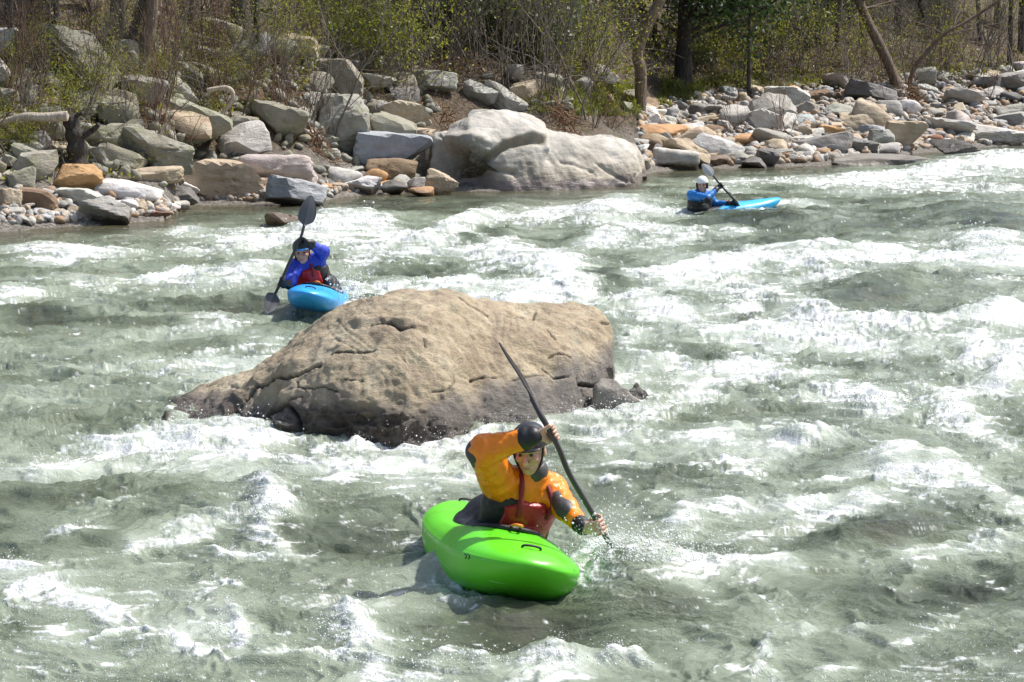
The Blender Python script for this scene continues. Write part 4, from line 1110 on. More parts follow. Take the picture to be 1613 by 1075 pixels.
C = pick(5200, [(900, 135, 1010, 185, 6), (1040, 130, 1110, 172, 4), (1110, 115, 1330, 140, 3), (1400, 105, 1613, 125, 1.5), (830, 140, 920, 180, 1)], rg)
h = rg.uniform(.07, .20, len(C)); dx = rg.normal(size=(len(C), 2)) * .09; wv = rg.normal(size=(len(C), 2)) * .02
V = np.stack([C - np.c_[wv, np.zeros(len(C))], C + np.c_[wv, np.zeros(len(C))], C + np.c_[dx, h]], 1).reshape(-1, 3)
tag(link('grass', mesh_np('grass', V, np.arange(len(V)).reshape(-1, 3), False), M['grass']), kind='stuff')
C = pick(16000, [(0, 120, 200, 230, 5), (430, 20, 700, 150, 5), (560, 100, 660, 150, 4), (900, 60, 1010, 180, 4), (1040, 90, 1340, 140, 5), (200, 80, 440, 200, 1.5), (1340, 90, 1613, 130, 2.5), (0, 220, 320, 300, 1), (700, 10, 1000, 120, 3)], rg)
cl = fbm2(C[:, 0] * 1.1, C[:, 1] * 1.1, 3); keep = cl > -.05; C = C[keep]
C[:, 2] += rg.uniform(0, .4, len(C)) * np.clip(cl[keep] + .3, .1, 1)
V, F = leaf_quads(C, .042, rng=rg); tag(link('ground_cover', mesh_np('ground_cover', V, F, False), M['leaf_yellow']), kind='stuff')
# ------------------------------------------------------------------ the river
# white water: (u, v, half width, half height, slope in degrees (rising to the right), strength)
FOAM = [
 (995,922,84,30,0,1),(935,925,34,20,30,.95),(1060,925,50,18,0,.9),
 (725,925,50,7,-34,.6),(850,968,50,6,10,.6),(1030,905,80,16,6,.9),(560,820,60,8,-20,.4),(260,880,50,5,14,.5),(90,880,40,5,10,.5),(1560,930,50,5,16,.5),(1440,1000,50,5,10,.45),(1150,950,50,6,10,.5),
 (500,489,66,9,0,.95),(450,480,24,6,0,.7),(640,700,90,10,4,.8),(700,950,50,8,-30,.5),(900,935,36,14,20,.85),(760,960,60,5,-4,.5),(330,700,100,12,4,.6),
 (190,366,80,8,3,.8),(100,408,66,13,0,.9),(40,400,40,10,0,.6),(260,362,44,9,0,.9),(350,376,90,13,0,.8),(420,376,60,14,4,.95),(505,360,52,22,0,1),(60,385,60,8,0,.5),(180,400,60,10,0,.5),(330,395,80,10,0,.6),
 (300,432,64,10,3,1),(390,434,66,14,4,1),(240,440,64,8,0,.75),(150,450,66,9,0,.6),(20,473,26,10,5,.9),(20,455,40,8,0,.5),(310,500,40,9,8,.85),(372,511,44,9,0,.7),(300,517,50,8,0,.4),
 (410,546,54,15,6,.85),(335,560,30,16,0,.5),(222,566,34,7,6,.65),(270,580,30,8,20,.5),(60,560,30,6,10,.5),(130,600,120,50,0,.16),(330,600,120,44,0,.22),(160,520,120,20,0,.18),(70,650,60,30,0,.15),
 (235,690,76,17,8,.95),(325,683,74,17,0,.95),(180,706,40,10,0,.75),(400,690,44,11,-10,.7),(300,712,80,14,0,.5),(280,660,40,10,30,.5),
 (545,363,46,15,0,1),(592,358,46,13,-5,1),(640,378,66,8,6,.85),(560,385,70,10,0,.7),(740,354,56,14,22,.95),(835,343,66,15,8,.8),(885,334,34,10,0,.7),(700,368,30,10,20,.7),
 (960,338,56,17,8,1),(945,378,46,15,0,1),(1010,360,50,14,0,.8),(632,404,86,10,3,1),(575,408,40,12,0,.9),(750,385,46,15,10,1),(812,400,66,18,0,1),(862,430,86,26,0,1),(905,455,76,22,0,1),(765,460,76,17,0,1),(680,470,60,12,10,.9),
 (600,462,66,13,8,.95),(570,490,44,15,0,1),(545,455,22,18,60,.9),(700,448,56,10,8,.95),(605,436,76,3.5,1,1),(810,470,70,14,0,.9),(1000,470,54,15,0,.95),(1045,492,44,15,0,.95),(1000,540,42,20,-60,.75),(1062,560,46,20,30,.85),(985,600,26,30,0,.6),
 (1182,287,66,6,2,.95),(1300,290,56,9,0,1),(1392,283,46,13,6,.95),(1490,275,66,15,6,1),(1582,262,66,20,8,.95),(1562,240,60,10,4,.85),(1272,265,44,3.5,0,.9),(1340,284,30,8,0,.8),(1480,300,60,8,0,.7),(1590,300,50,8,0,.8),
 (1242,327,44,6,0,.85),(1130,298,40,5,0,.6),(1075,375,40,10,14,.95),(1030,388,44,9,8,.7),(1155,367,24,6,0,.85),(1040,335,50,10,0,.6),(1090,335,26,6,0,.9),(1010,310,40,8,0,.6),
 (1120,425,66,15,2,1),(1200,412,66,13,6,1),(1300,415,76,15,0,1),(1402,405,56,15,5,.95),(1555,396,66,20,4,1),(1480,412,50,12,0,.9),(1600,412,50,14,0,.9),(1310,398,40,6,10,.5),(1060,440,50,14,0,.8),
 (1100,440,66,15,0,.9),(1192,460,66,17,-8,.85),(1290,440,60,9,0,.8),(1560,440,60,8,0,.6),(1182,490,44,13,-15,.85),(1290,500,56,12,-12,1),(1370,511,66,10,0,.95),(1242,500,40,10,0,.7),(1452,521,86,14,0,.95),(1572,511,56,22,10,1),(1542,551,46,22,60,.95),
 (1160,521,86,20,0,.8),(1130,580,76,15,12,.95),(1250,531,86,20,0,.75),(1332,541,66,16,0,.75),(1400,560,60,14,0,.5),(1600,560,40,20,0,.7),
 (1150,590,66,20,10,.95),(1232,590,66,17,0,.85),(1080,620,46,15,0,.9),(1000,650,56,17,10,1),(935,664,50,15,0,.95),(1372,641,54,19,-14,1),(1500,650,56,30,0,.85),(1592,600,46,30,30,.95),(1542,681,46,20,-30,.85),(1440,610,50,12,0,.5),(1300,620,60,14,0,.55),
 (1272,695,66,13,4,.95),(1182,681,66,10,-6,.75),(1100,691,56,9,0,.75),(1162,731,56,12,0,.85),(1302,741,56,9,0,.85),(1432,741,76,14,-6,.95),(1522,741,46,20,-20,1),(1482,765,40,12,30,.8),(1562,781,46,12,-20,.7),(1060,730,50,8,0,.5),(1050,770,60,8,8,.5),
 (1152,801,46,15,-4,1),(1232,796,56,15,8,.9),(1352,790,70,15,18,.9),(1302,821,66,14,12,.7),(1080,821,46,15,0,.95),(1200,840,60,10,0,.6),(1060,880,66,25,0,1),(1000,888,54,24,10,1),(960,872,40,32,40,1),(1152,886,66,17,6,.9),(1222,888,36,12,0,.75),
 (1422,890,56,8,28,.85),(1500,848,40,7,24,.55),(1530,850,60,8,18,.45),(1225,1018,16,22,0,.75),(1180,1060,56,12,-4,.75),(1332,975,26,7,0,.75),(1332,1050,34,6,10,.6),(1532,1040,34,5,10,.65),(1240,980,40,8,-30,.5),(1600,970,40,8,0,.5),(1480,980,60,6,14,.4),(1200,920,60,5,-10,.5),
 (100,725,66,14,0,.55),(140,786,54,8,10,.65),(60,745,40,8,20,.5),(120,826,36,8,4,.95),(302,830,70,8,14,.9),(240,846,40,7,16,.75),(420,800,38,30,-60,1),(378,862,22,12,0,.95),(462,862,24,14,-30,.95),(430,870,36,10,0,.8),(445,830,30,20,-40,.9),(522,740,34,20,0,.9),(370,715,56,10,20,.75),(20,882,36,8,0,.95),(340,790,50,6,0,.5),
 (60,935,54,15,10,.95),(112,956,50,15,-20,.95),(147,976,13,18,0,.85),(370,921,18,10,-30,.85),(345,992,15,26,0,.95),(150,1020,86,4.5,0,.9),(240,1024,34,8,-6,.95),(310,1036,46,5,-8,.8),(460,1014,56,6,8,.9),(60,1008,40,8,10,.6),(300,935,60,10,10,.4),(180,930,50,6,0,.5),(130,1060,60,8,0,.35),
 (552,1000,38,25,-24,1),(600,1034,30,22,-40,.9),(690,1038,36,16,10,1),(742,1042,46,11,-10,1),(850,1040,56,13,0,1),(902,1047,46,10,0,.95),(982,1040,46,12,6,.95),(1022,1050,34,10,-10,.75),(622,1064,46,13,14,.9),(600,970,22,10,0,.6),(690,1060,60,8,0,.7),
 (590,730,56,16,0,.85),(682,720,46,16,0,.75),(762,690,46,17,6,.95),(720,762,66,10,6,.7),(620,762,50,8,0,.5),(930,752,66,5,-4,.7),(985,722,40,8,0,.7),(560,700,80,8,0,.7),(840,678,40,10,0,.9),(640,702,60,6,0,.8),(470,715,60,8,0,.6),(660,800,30,40,0,.3),(640,860,40,50,0,.22),(960,690,50,10,0,.7),(1040,660,50,10,20,.8),
 (900,910,20,10,0,.8),(930,895,26,14,30,.9),(800,955,30,5,0,.6),(690,930,22,8,-40,.6),
]
# smooth dark tongues and wave faces
CALM = [(760,376,44,10,20,.9),(880,375,56,12,10,.9),(640,425,76,12,0,.95),(795,440,32,10,0,.8),(965,442,30,24,0,.9),(1400,350,80,12,0,.7),(1250,350,80,12,-4,.6),(1540,350,80,14,-8,.8),(1180,350,60,12,-12,.7),(1490,442,60,12,-6,.8),(1390,462,60,14,8,.85),(1460,490,56,14,0,.9),
 (1170,500,38,9,10,.8),(1110,556,56,12,0,.8),(1000,430,40,10,0,.0),(820,990,170,48,14,.9),(1000,930,90,30,12,.6),(560,860,60,60,0,.5),(450,480,180,14,0,.85),(180,500,140,12,0,.8),(60,500,80,18,0,.8),(100,590,60,10,0,.5),(1400,850,120,26,14,.8),(1450,930,140,40,0,.7),(1080,960,90,30,0,.8),(1280,660,40,10,-20,.6),
 (650,325,130,12,0,.95),(450,350,60,8,0,.8),(1150,310,100,6,0,.7),(1000,305,80,8,0,.8),(170,760,120,12,0,.6),(200,815,70,16,0,.6),(1340,590,30,10,40,.6),(1500,600,40,10,0,.6),(420,920,90,26,0,.3),(430,985,60,20,0,.6)]
# standing crests and hollows, metres
HUMP = [(740,350,60,13,20,.16),(960,333,60,16,8,.22),(510,352,50,16,0,.18),(590,352,46,12,0,.16),(390,430,80,12,4,.12),(862,424,90,20,0,.16),(1300,405,90,14,0,.18),(1130,418,60,12,0,.15),(1560,386,60,18,0,.20),(1490,268,70,14,4,.18),(1582,256,60,16,0,.15),(1290,494,60,12,-10,.18),(1450,514,80,12,0,.14),(1560,505,60,22,0,.22),
 (1372,632,50,16,-12,.13),(1500,640,60,26,0,.12),(690,905,40,14,-24,.20),(790,970,80,10,8,.06),(1250,345,130,16,-4,.18),(1530,340,90,16,-6,.22),(1160,356,50,12,-10,.06),(1390,448,90,18,0,.16),(1270,690,60,12,0,.14),(1432,732,80,14,-6,.16),(1080,814,50,16,0,.14),(420,790,40,26,-40,.15),(552,990,40,24,-20,.13),(720,1032,90,14,0,.15),(880,1036,70,12,0,.14),(980,1034,46,12,0,.10),
 (80,930,70,16,0,.10),(1010,880,70,22,0,.13),(1400,835,160,22,16,.16),(497,493,50,8,0,.12),(760,684,50,14,0,.08),(325,690,70,12,0,.08),(1000,640,50,16,0,.04),(300,655,60,16,0,-.12),(200,1014,120,10,0,.08),(460,1010,60,10,6,.09),(1592,590,46,26,0,.18),(300,820,80,12,14,.10),(80,400,90,12,0,.12),(500,450,60,6,0,.0),(590,480,60,12,0,.1),
 (990,930,80,34,0,.52),(820,1000,150,30,12,-.20),(640,428,80,10,0,-.12),(880,378,56,10,0,-.12),(1470,496,60,12,0,-.12),(1400,470,60,10,0,-.1),(1110,560,56,12,0,-.08),(480,1000,40,20,0,-.06)]

def field(u, v, lst):
    acc = np.zeros(u.shape, np.float32)
    for (cu, cv, ru, rv, a, s) in lst:
        R = max(ru, rv) * 2.6
        k = np.nonzero((np.abs(u - cu) < R) & (np.abs(v - cv) < R))
        if len(k[0]): yield k, gau(u[k], v[k], cu, cv, ru, rv, a), s

us = np.concatenate([np.linspace(-1400, -70, 90), np.linspace(-66, 1680, 1150), np.linspace(1688, 3000, 90)])
vs_ = np.concatenate([np.linspace(178, 222, 24), np.linspace(222.8, 480, 400), np.linspace(480.9, 1110, 600), np.linspace(1114, 1500, 70), np.geomspace(1510, 6000, 40)])
UU, VV = np.meshgrid(us, vs_)
xr = (UU - CU) / FPX; yr = -(VV - CV) / FPX
tt = -CAMH / (-SP + yr * CP)
WX = xr * tt; WY = (CP + yr * SP) * tt
sh = shoreY(WX / WY) - WY                      # metres out from the far shore
# warp the picture of the foam a little so that no patch has a clean outline
wu = fbm2(WX * .9, WY * .9, 4) ; wv = fbm2(WX * .9 + 40, WY * .9, 4)
px = FPX / WY
UW = UU + wu * .16 * px; VW = VV + wv * .20 * px * 2.9 / WY * 1.6
D0 = np.zeros(UU.shape, np.float32)
for k, g, s in field(UW, VW, FOAM): D0[k] = 1 - (1 - D0[k]) * (1 - s * g)
Cm = np.zeros(UU.shape, np.float32)
for k, g, s in field(UW, VW, CALM): Cm[k] = np.maximum(Cm[k], s * g)
calm_shore = sstep(4.5, 0.5, sh - 0 * WX)
Cm = np.maximum(Cm, calm_shore * .9)
outside = np.maximum(sstep(-40, -140, UU), sstep(1650, 1760, UU)); outside = np.maximum(outside, sstep(1080, 1180, VV))
mac = sstep(.1, .7, fbm2(WX * .28 + 9, WY * .34, 4) + .25)
D0 = D0 * (1 - outside) + outside * mac * .85
Dn = D0 * (1 - Cm)
# wave heights (metres): rolling swell, chop and froth
wx = WX + .35 * fbm2(WX * .8, WY * .8, 3); wy = WY + .35 * fbm2(WX * .8 + 77, WY * .8, 3)
amp = sstep(0.0, 7.0, sh) * .9 + .1
amp = amp * np.interp(WY, [8, 12, 18, 30, 60], [.42, .45, .6, .85, .9])
fA = sstep(46, 22, WY); fB = sstep(27, 15, WY); fC = sstep(19, 12, WY)
Z = .07 * fbm2(wx * .42, wy * .62, 3) + 0.07 * (ridge2(wx * .75 + 3, wy * 1.15, 2) - 1.0) + .060 * (.35 + .65 * fA) * (ridge2(wx * 2.1, wy * 2.9, 1) - .6) + sstep(36, 15, WY) * .034 * (ridge2(wx * 4.3, wy * 6.0, 2) - .9)
Z = Z * amp
hs = np.interp(WY, [8, 12, 18, 30, 60], [.42, .45, .6, .8, .85])
for k, g, s in field(UU, VV, HUMP): Z[k] += g * s * hs[k]
Z += .05 * D0 * amp
wq = wy + 1.5 * Z; wxq = wx + .5 * Z
bil = .30 + (np.abs(perlin2(wxq * 6.0, wq * 7.0)) - .30) * fA + .36 * (np.abs(perlin2(wxq * 11, wq * 12)) - .3) * fB + .10 * (np.abs(perlin2(wxq * 29, wq * 30)) - .3) * fC + .9 * (np.abs(perlin2(wxq * 2.2, wq * 2.2)) - .3) * (1 - .7 * fA)
bil = bil + .25
Z += (.75 - bil) * .055 * (sstep(.15, .9, Dn)) * (0.30 + .7 * amp)
Z += (.018 * fbm2(wxq * 4, wq * 6, 2) * fA + .003 * fbm2(wxq * 15, wq * 22, 2) * fC + .006 * (ridge2(wxq * 7, wq * 11, 1) - .6) * fB) * (.35 + amp * .65)
Z += .010 * (ridge2(wxq * 3.3 + 9, wq * 7.0, 2) - 1) * amp
# the mid river rock parts the current: pillow at its foot, wet fringe
# lace of foam
SY = WY + 3.2 * Z; SX = WX + .6 * Z                         # follows the slope, so the lace is not drawn out on steep faces
lx = wx + .6 * Z + .10 * fbm2(SX * 3, SY * 3, 3); ly = wy + 3.2 * Z + .10 * fbm2(SX * 3 + 33, SY * 3, 3)
lace = ridge2(lx * 1.5, ly * 2.6, 4, .62) / 2.2            # bright along thin lines
grain = fbm2(lx * 7, ly * 9, 4, gain=.65) * .5
lace2 = (ridge2(lx * 5.5 + 4, ly * 9 + 2, 3, .6) / 1.95 - .55) * fA
fine = fbm2(SX * 20, SY * 16, 3, gain=.6) * fB
turb = np.clip(.20 + .55 * sstep(-.35, .55, fbm2(WX * .33, WY * .45, 3)), 0, 1) * (1 - .85 * Cm) * (1 - calm_shore)
dens = Dn * .98 + .34 * turb
FO = dens + (lace - .52) * 1.15 + grain * .80 + lace2 * .50 + fine * .26 - .50
FO = sstep(.08, .68, FO)
AER = np.clip(.34 + .58 * Dn + .28 * turb + .30 * fbm2(WX * .7 + 5, WY * .9, 4) - .35 * Cm, 0, 1)
shallow = sstep(2.6, 0.1, sh)
WZ = Z
ii = np.arange(UU.size).reshape(UU.shape)
Fw = np.stack([ii[:-1, :-1], ii[1:, :-1], ii[1:, 1:], ii[:-1, 1:]], -1).reshape(-1, 4)
wm = mesh_np('river', np.stack([WX, WY, WZ], -1).reshape(-1, 3), Fw)
put_attr(wm, 'foam', FO.ravel()); put_attr(wm, 'aeration', AER.ravel()); put_attr(wm, 'shallow', shallow.ravel())

m = mat('white_water', rough=.1); N = NT(m); ge = N.new('NewGeometry'); p = ge.outputs['Position']
A = lambda nm: N.new('Attribute', attribute_name=nm).outputs['Fac']
fo = A('foam'); ae = A('aeration'); shl = A('shallow')
nf = N.noise(p, 55, 4, 0.7); nm_ = N.noise(N.vmul(p, (1, .8, 1.3)), 7, 9, 0.78); nb = N.noise(N.vmul(p, (1, 1.5, 1)), 9, 6, 0.68, .4)
c = N.ramp(ae, [(0.0, (0.050, 0.060, 0.036)), (0.30, (0.118, 0.142, 0.092)), (0.6, (0.24, 0.278, 0.205)), (1.0, (0.46, 0.50, 0.43))])
c = N.mix(N.math('MULTIPLY', shl, 0.55), c, (0.11, 0.085, 0.045))
ff = N.math('ADD', fo, N.math('MULTIPLY', N.math('SUBTRACT', nf, 0.5), N.mapr(fo, 0.02, .25, 0, .55)), clamp=True)
ff = N.math('ADD', ff, N.math('MULTIPLY', N.math('SUBTRACT', nm_, 0.5), N.mapr(fo, 0.02, .25, 0, .85)), clamp=True)
c = N.mix(ff, c, (0.70, 0.715, 0.705))
N.set(N.b.inputs['Base Color'], c)
N.set(N.b.inputs['Roughness'], N.mapr(ff, 0, 1, 0.055, 0.55))
N.b.inputs['IOR'].default_value = 1.333
N.b.inputs['Specular IOR Level'].default_value = 0.5
hb = N.math('ADD', N.math('MULTIPLY', nb, 0.9), N.math('ADD', N.math('MULTIPLY', nm_, .35), N.math('MULTIPLY', nf, N.mapr(fo, 0, 1, 0.10, 0.30))))
N.set(N.b.inputs['Normal'], N.bump(hb, 0.7, 0.05))
river = link('river', wm, m)
tag(river, kind='structure')

def water_z(u, v):
    i = int(np.clip(np.searchsorted(vs_, v), 0, len(vs_) - 1)); j = int(np.clip(np.searchsorted(us, u), 0, len(us) - 1))
    return float(WZ[i, j])

# ------------------------------------------------------------------ spray: drops thrown up by the white water, plus white drops imitating sun glints
rg = np.random.default_rng(31)
wgt = (sstep(.45, 1.0, FO) * sstep(.5, 1, D0) + .07 * sstep(.3, .6, turb) * sstep(24, 13, WY))  # last term strews white drops over near water as painted glints
vis = (UU > -30) & (UU < 1640) & (VV > 225) & (VV < 1085)
wgt = np.where(vis, wgt, 0).ravel(); 
wgt = wgt * np.clip(VV.ravel() / 500., .5, 1.5)
pick_i = rg.choice(len(wgt), 27000, p=wgt / wgt.sum())
B = np.stack([WX.ravel()[pick_i], WY.ravel()[pick_i], WZ.ravel()[pick_i]], 1)
B[:, :2] += rg.normal(size=(len(B), 2)) * .02
B[:, 2] += np.clip(rg.exponential(.022, len(B)), 0, .13) - .004
szs = (.0012 + .0030 * rg.random(len(B)) ** 2.5) * np.clip(B[:, 1] / 13., 1, 2.2)
def burst(u, v, Y, su, sv, n, smin=.002, smax=.006):
    """a cloud of drops round a point, sizes in pixels of the photograph"""
    out = []
    for _ in range(n):
        P = at_y(u + rg.normal() * su, v - abs(rg.normal()) * sv, Y + rg.normal() * .12)
        out.append(tuple(P))
    return np.array(out), .5 * smin + (smax - .5 * smin) * rg.random(n) ** 2.6
for a in [(995, 885, 12.4, 50, 40, 1500, .0025, .008), (955, 868, 12.4, 26, 26, 500, .002, .006), (1070, 885, 12.2, 50, 22, 500), (930, 660, 17.6, 40, 14, 300, .0025, .006), (720, 692, 17.3, 60, 12, 160, .002, .005), (800, 670, 17.2, 50, 12, 160, .002, .005),
          (556, 470, 25.2, 16, 22, 420, .005, .012), (290, 672, 17.6, 26, 20, 160, .003, .007), (385, 668, 17.5, 22, 12, 150, .003, .007), (430, 815, 13.9, 26, 24, 380, .0025, .007), (550, 1005, 11.2, 30, 22, 380, .0025, .006),
          (720, 1045, 10.9, 90, 16, 500, .0022, .006), (900, 1048, 10.9, 70, 14, 400, .0022, .006), (1372, 640, 18.3, 40, 18, 300, .003, .008), (1500, 650, 18.0, 40, 26, 300, .003, .008), (560, 360, 34, 30, 14, 300, .007, .016), (960, 340, 37, 40, 12, 300, .007, .016),
          (1560, 395, 31, 40, 14, 300, .006, .015), (1530, 375, 32, 20, 14, 80, .006, .014), (345, 1000, 11.4, 12, 24, 160, .002, .006), (1000, 650, 17.9, 40, 14, 300, .003, .008), (1300, 412, 30, 60, 10, 260, .006, .014)]:
    b, s = burst(*a); B = np.vstack([B, b]); szs = np.concatenate([szs, s])
OV = np.array([[1, 0, 0], [-1, 0, 0], [0, 1, 0], [0, -1, 0], [0, 0, 1], [0, 0, -1]], float)
OF = np.array([[0, 2, 4], [2, 1, 4], [1, 3, 4], [3, 0, 4], [2, 0, 5], [1, 2, 5], [3, 1, 5], [0, 3, 5]])
n = len(B)
V = (B[:, None, :] + OV[None] * szs[:, None, None] * rg.uniform(.6, 1.4, (n, 1, 3))).reshape(-1, 3)
F = (OF[None] + (np.arange(n) * 6)[:, None, None]).reshape(-1, 3)
m = mat('drops_and_glints', (.85, .87, .86), .12, **{'Specular IOR Level': 1.0}); M['drops'] = m
tag(link('spray', mesh_np('spray', V, F), m), kind='stuff')
# ------------------------------------------------------------------ solid shapes from blended round cones
def V3(p): return np.array([float(p[0]), float(p[1]), float(p[2])])
def nrm(v): v = np.asarray(v, float); return v / np.linalg.norm(v)
class SDF:
    def __init__(s): s.p = []
    def cone(s, a, b, ra, rb, k=0.02): s.p.append(('c', V3(a), V3(b), ra, rb, k)); return s
    def ell(s, c, ax, r, k=0.02): s.p.append(('e', V3(c), np.array(ax, float), np.array(r, float), k)); return s
    def cut(s, f): s.p.append(('x', f)); return s
    def bounds(s, pad=.06):
        lo, hi = [], []
        for q in s.p:
            if q[0] == 'c':
                for c, r in ((q[1], q[3]), (q[2], q[4])): lo.append(c - r); hi.append(c + r)
            elif q[0] == 'e': R = q[3].max(); lo.append(q[1] - R); hi.append(q[1] + R)
        return np.min(lo, 0) - pad, np.max(hi, 0) + pad
    def __call__(s, P):
        d = None
        for q in s.p:
            if q[0] == 'x': d = q[1](P, d); continue
            if q[0] == 'c':
                a, b, ra, rb, k = q[1:]
                ab = b - a; L2 = ab @ ab + 1e-12
                t = np.clip(((P - a) @ ab) / L2, 0, 1)
                x = P - a - t[:, None] * ab
                e = np.sqrt((x * x).sum(1)) - (ra + (rb - ra) * t)
            else:
                c, ax, r, k = q[1:]
                l = (P - c) @ ax.T / r
                n0 = np.sqrt((l * l).sum(1)); n1 = np.sqrt(((l / r) ** 2).sum(1))
                e = n0 * (n0 - 1) / np.maximum(n1, 1e-6)
            if d is None: d = e
            else:
                h = np.clip(.5 + .5 * (d - e) / k, 0, 1)
                d = d + (e - d) * h - k * h * (1 - h)
        return d

def polygonize(fn, lo, hi, h):
    n = (np.ceil((hi - lo) / h / 4).astype(int) + 1)
    cc = np.stack(np.meshgrid(*[np.arange(k) for k in n], indexing='ij'), -1).reshape(-1, 3)
    ctr = lo + (cc * 4 + 1.5) * h
    dc = fn(ctr)
    act = np.abs(dc) < 4 * h * 1.9
    big = np.repeat(np.repeat(np.repeat(dc.reshape(n), 4, 0), 4, 1), 4, 2).astype(np.float32)
    off = np.stack(np.meshgrid(*[np.arange(4)] * 3, indexing='ij'), -1).reshape(-1, 3)
    I = (cc[act][:, None] * 4 + off[None]).reshape(-1, 3)
    for s in range(0, len(I), 400000):
        J = I[s:s + 400000]; big[J[:, 0], J[:, 1], J[:, 2]] = fn(lo + J * h)
    S = big < 0
    cnt = sum(S[i:S.shape[0] - 1 + i, j:S.shape[1] - 1 + j, k:S.shape[2] - 1 + k].astype(np.int8) for i in (0, 1) for j in (0, 1) for k in (0, 1))
    A = (cnt > 0) & (cnt < 8)
    C = np.argwhere(A); idx = -np.ones(A.shape, np.int64); idx[A] = np.arange(len(C))
    acc = np.zeros((len(C), 3)); m = np.zeros(len(C))
    cor = [(i, j, k) for i in (0, 1) for j in (0, 1) for k in (0, 1)]
    for a in cor:
        for ax in range(3):
            if a[ax]: continue
            b = list(a); b[ax] = 1
            va = big[C[:, 0] + a[0], C[:, 1] + a[1], C[:, 2] + a[2]]; vb = big[C[:, 0] + b[0], C[:, 1] + b[1], C[:, 2] + b[2]]
            x = (va < 0) != (vb < 0)
            t = np.where(x, va / np.where(x, va - vb, 1), 0)
            p = np.array(a, float)[None] + 0 * C; p = p.astype(float); p[:, ax] += t
            acc[x] += p[x]; m[x] += 1
    V = lo + (C + acc / m[:, None]) * h
    Q = []
    for ax in range(3):
        o1, o2 = [(1, 2), (2, 0), (0, 1)][ax]
        sl0 = [slice(None)] * 3; sl1 = [slice(None)] * 3; sl0[ax] = slice(0, -1); sl1[ax] = slice(1, None)
        E = np.argwhere(S[tuple(sl0)] != S[tuple(sl1)])
        E = E[(E[:, o1] > 0) & (E[:, o2] > 0)]
        E = E[(E[:, o1] < A.shape[o1]) & (E[:, o2] < A.shape[o2]) & (E[:, ax] < A.shape[ax])]
        q = []
        for da, db in ((0, 0), (-1, 0), (-1, -1), (0, -1)):
            G = E.copy(); G[:, o1] += da; G[:, o2] += db; q.append(idx[G[:, 0], G[:, 1], G[:, 2]])
        q = np.stack(q, 1); ins = S[E[:, 0], E[:, 1], E[:, 2]]
        q[~ins] = q[~ins][:, ::-1]; Q.append(q)
    Q = np.concatenate(Q); Q = Q[(Q >= 0).all(1)]
    return V, Q

def solid(name, S, h, material, parent=None, fold=0.0, ff=14.0, squash=(1, 1, 1)):
    lo, hi = S.bounds()
    fn = S
    if fold:
        def fn(P):
            q = P * np.array(squash) * ff
            return S(P) + fold * (np.abs(perlin3(q)) - .35) + fold * .5 * (np.abs(perlin3(q * 2.1 + 7)) - .35)
    V, Q = polygonize(fn, lo, hi, h)
    return link(name, mesh_np(name, V, Q), material, parent)

def cloth(name, col, rough=.55, c2=None):
    m = mat(name, col, rough); N = NT(m); ge = N.new('NewGeometry'); p = ge.outputs['Position']
    n = N.noise(p, 9, 5, .6); k = N.noise(p, 120, 2)
    N.set(N.b.inputs['Base Color'], N.mix(N.mapr(n, .4, .65, 0, .5), col, tuple(x * .72 for x in col) if c2 is None else c2))
    N.set(N.b.inputs['Normal'], N.bump(N.math('ADD', N.math('MULTIPLY', n, 1.0), N.math('MULTIPLY', k, .06)), .35, .03))
    N.set(N.b.inputs['Roughness'], N.mapr(n, .35, .65, rough - .15, rough + .1))
    return m
def plastic(name, col, rough=.28):
    m = mat(name, col, rough); N = NT(m); ge = N.new('NewGeometry'); p = ge.outputs['Position']
    n = N.noise(p, 5, 5, .6); sc_ = N.noise(N.vmul(p, (6, 60, 60)), 2.0, 3, .7)
    N.set(N.b.inputs['Roughness'], N.mapr(n, .3, .7, rough - .08, rough + .16))
    N.set(N.b.inputs['Base Color'], N.mix(N.mapr(sc_, .60, .72, 0, .28), col, tuple(min(1, x * 1.25 + .05) for x in col)))
    N.set(N.b.inputs['Normal'], N.bump(sc_, .04, .01))
    return m
M['skin'] = mat('skin', (.60, .36, .26), .5); N = NT(M['skin']); ge = N.new('NewGeometry')
N.set(N.b.inputs['Base Color'], N.mix(N.mapr(N.noise(ge.outputs['Position'], 26, 4), .4, .65), (.62, .385, .28), (.50, .26, .185)))
M['orange'] = cloth('orange_dry_top', (.90, .245, .008), .40, (.70, .165, .005)); M['greyc'] = cloth('charcoal_fabric', (.055, .052, .055), .6)
M['black'] = cloth('black_neoprene', (.012, .012, .013), .55); M['red'] = cloth('red_vest_fabric', (.36, .012, .016), .45)
M['redstrap'] = cloth('dark_red_webbing', (.20, .012, .016), .6); M['royal'] = cloth('royal_blue_jacket', (.012, .042, .42), .45); M['azure'] = cloth('azure_jacket', (.012, .17, .52), .45)
M['brightred'] = cloth('bright_red_vest', (.52, .014, .014), .5)
M['shell'] = mat('dark_helmet_shell', (.03, .03, .033), .3); M['white_shell'] = mat('white_helmet_shell', (.78, .78, .76), .3)
M['carbon'] = mat('black_carbon_paddle', (.022, .022, .024), .22); M['shaft'] = mat('dark_glossy_shaft', (.05, .043, .04), .18)
M['greyblade'] = mat('smoky_grey_blade', (.10, .10, .105), .3); M['paleblade'] = mat('pale_grey_blade', (.42, .42, .41), .3)
M['green'] = plastic('green_kayak_plastic', (.115, .60, .018)); M['skyblue'] = plastic('sky_blue_kayak_plastic', (.030, .34, .78)); M['paleblue'] = plastic('pale_blue_kayak_plastic', (.05, .45, .80), .22)
M['strapblue'] = mat('blue_webbing', (.02, .05, .35), .5); M['eyew'] = mat('eye', (.05, .035, .03), .3); M['lip'] = mat('lips', (.40, .17, .14), .5); M['orangeweb'] = mat('orange_webbing', (.85, .22, .02), .5)

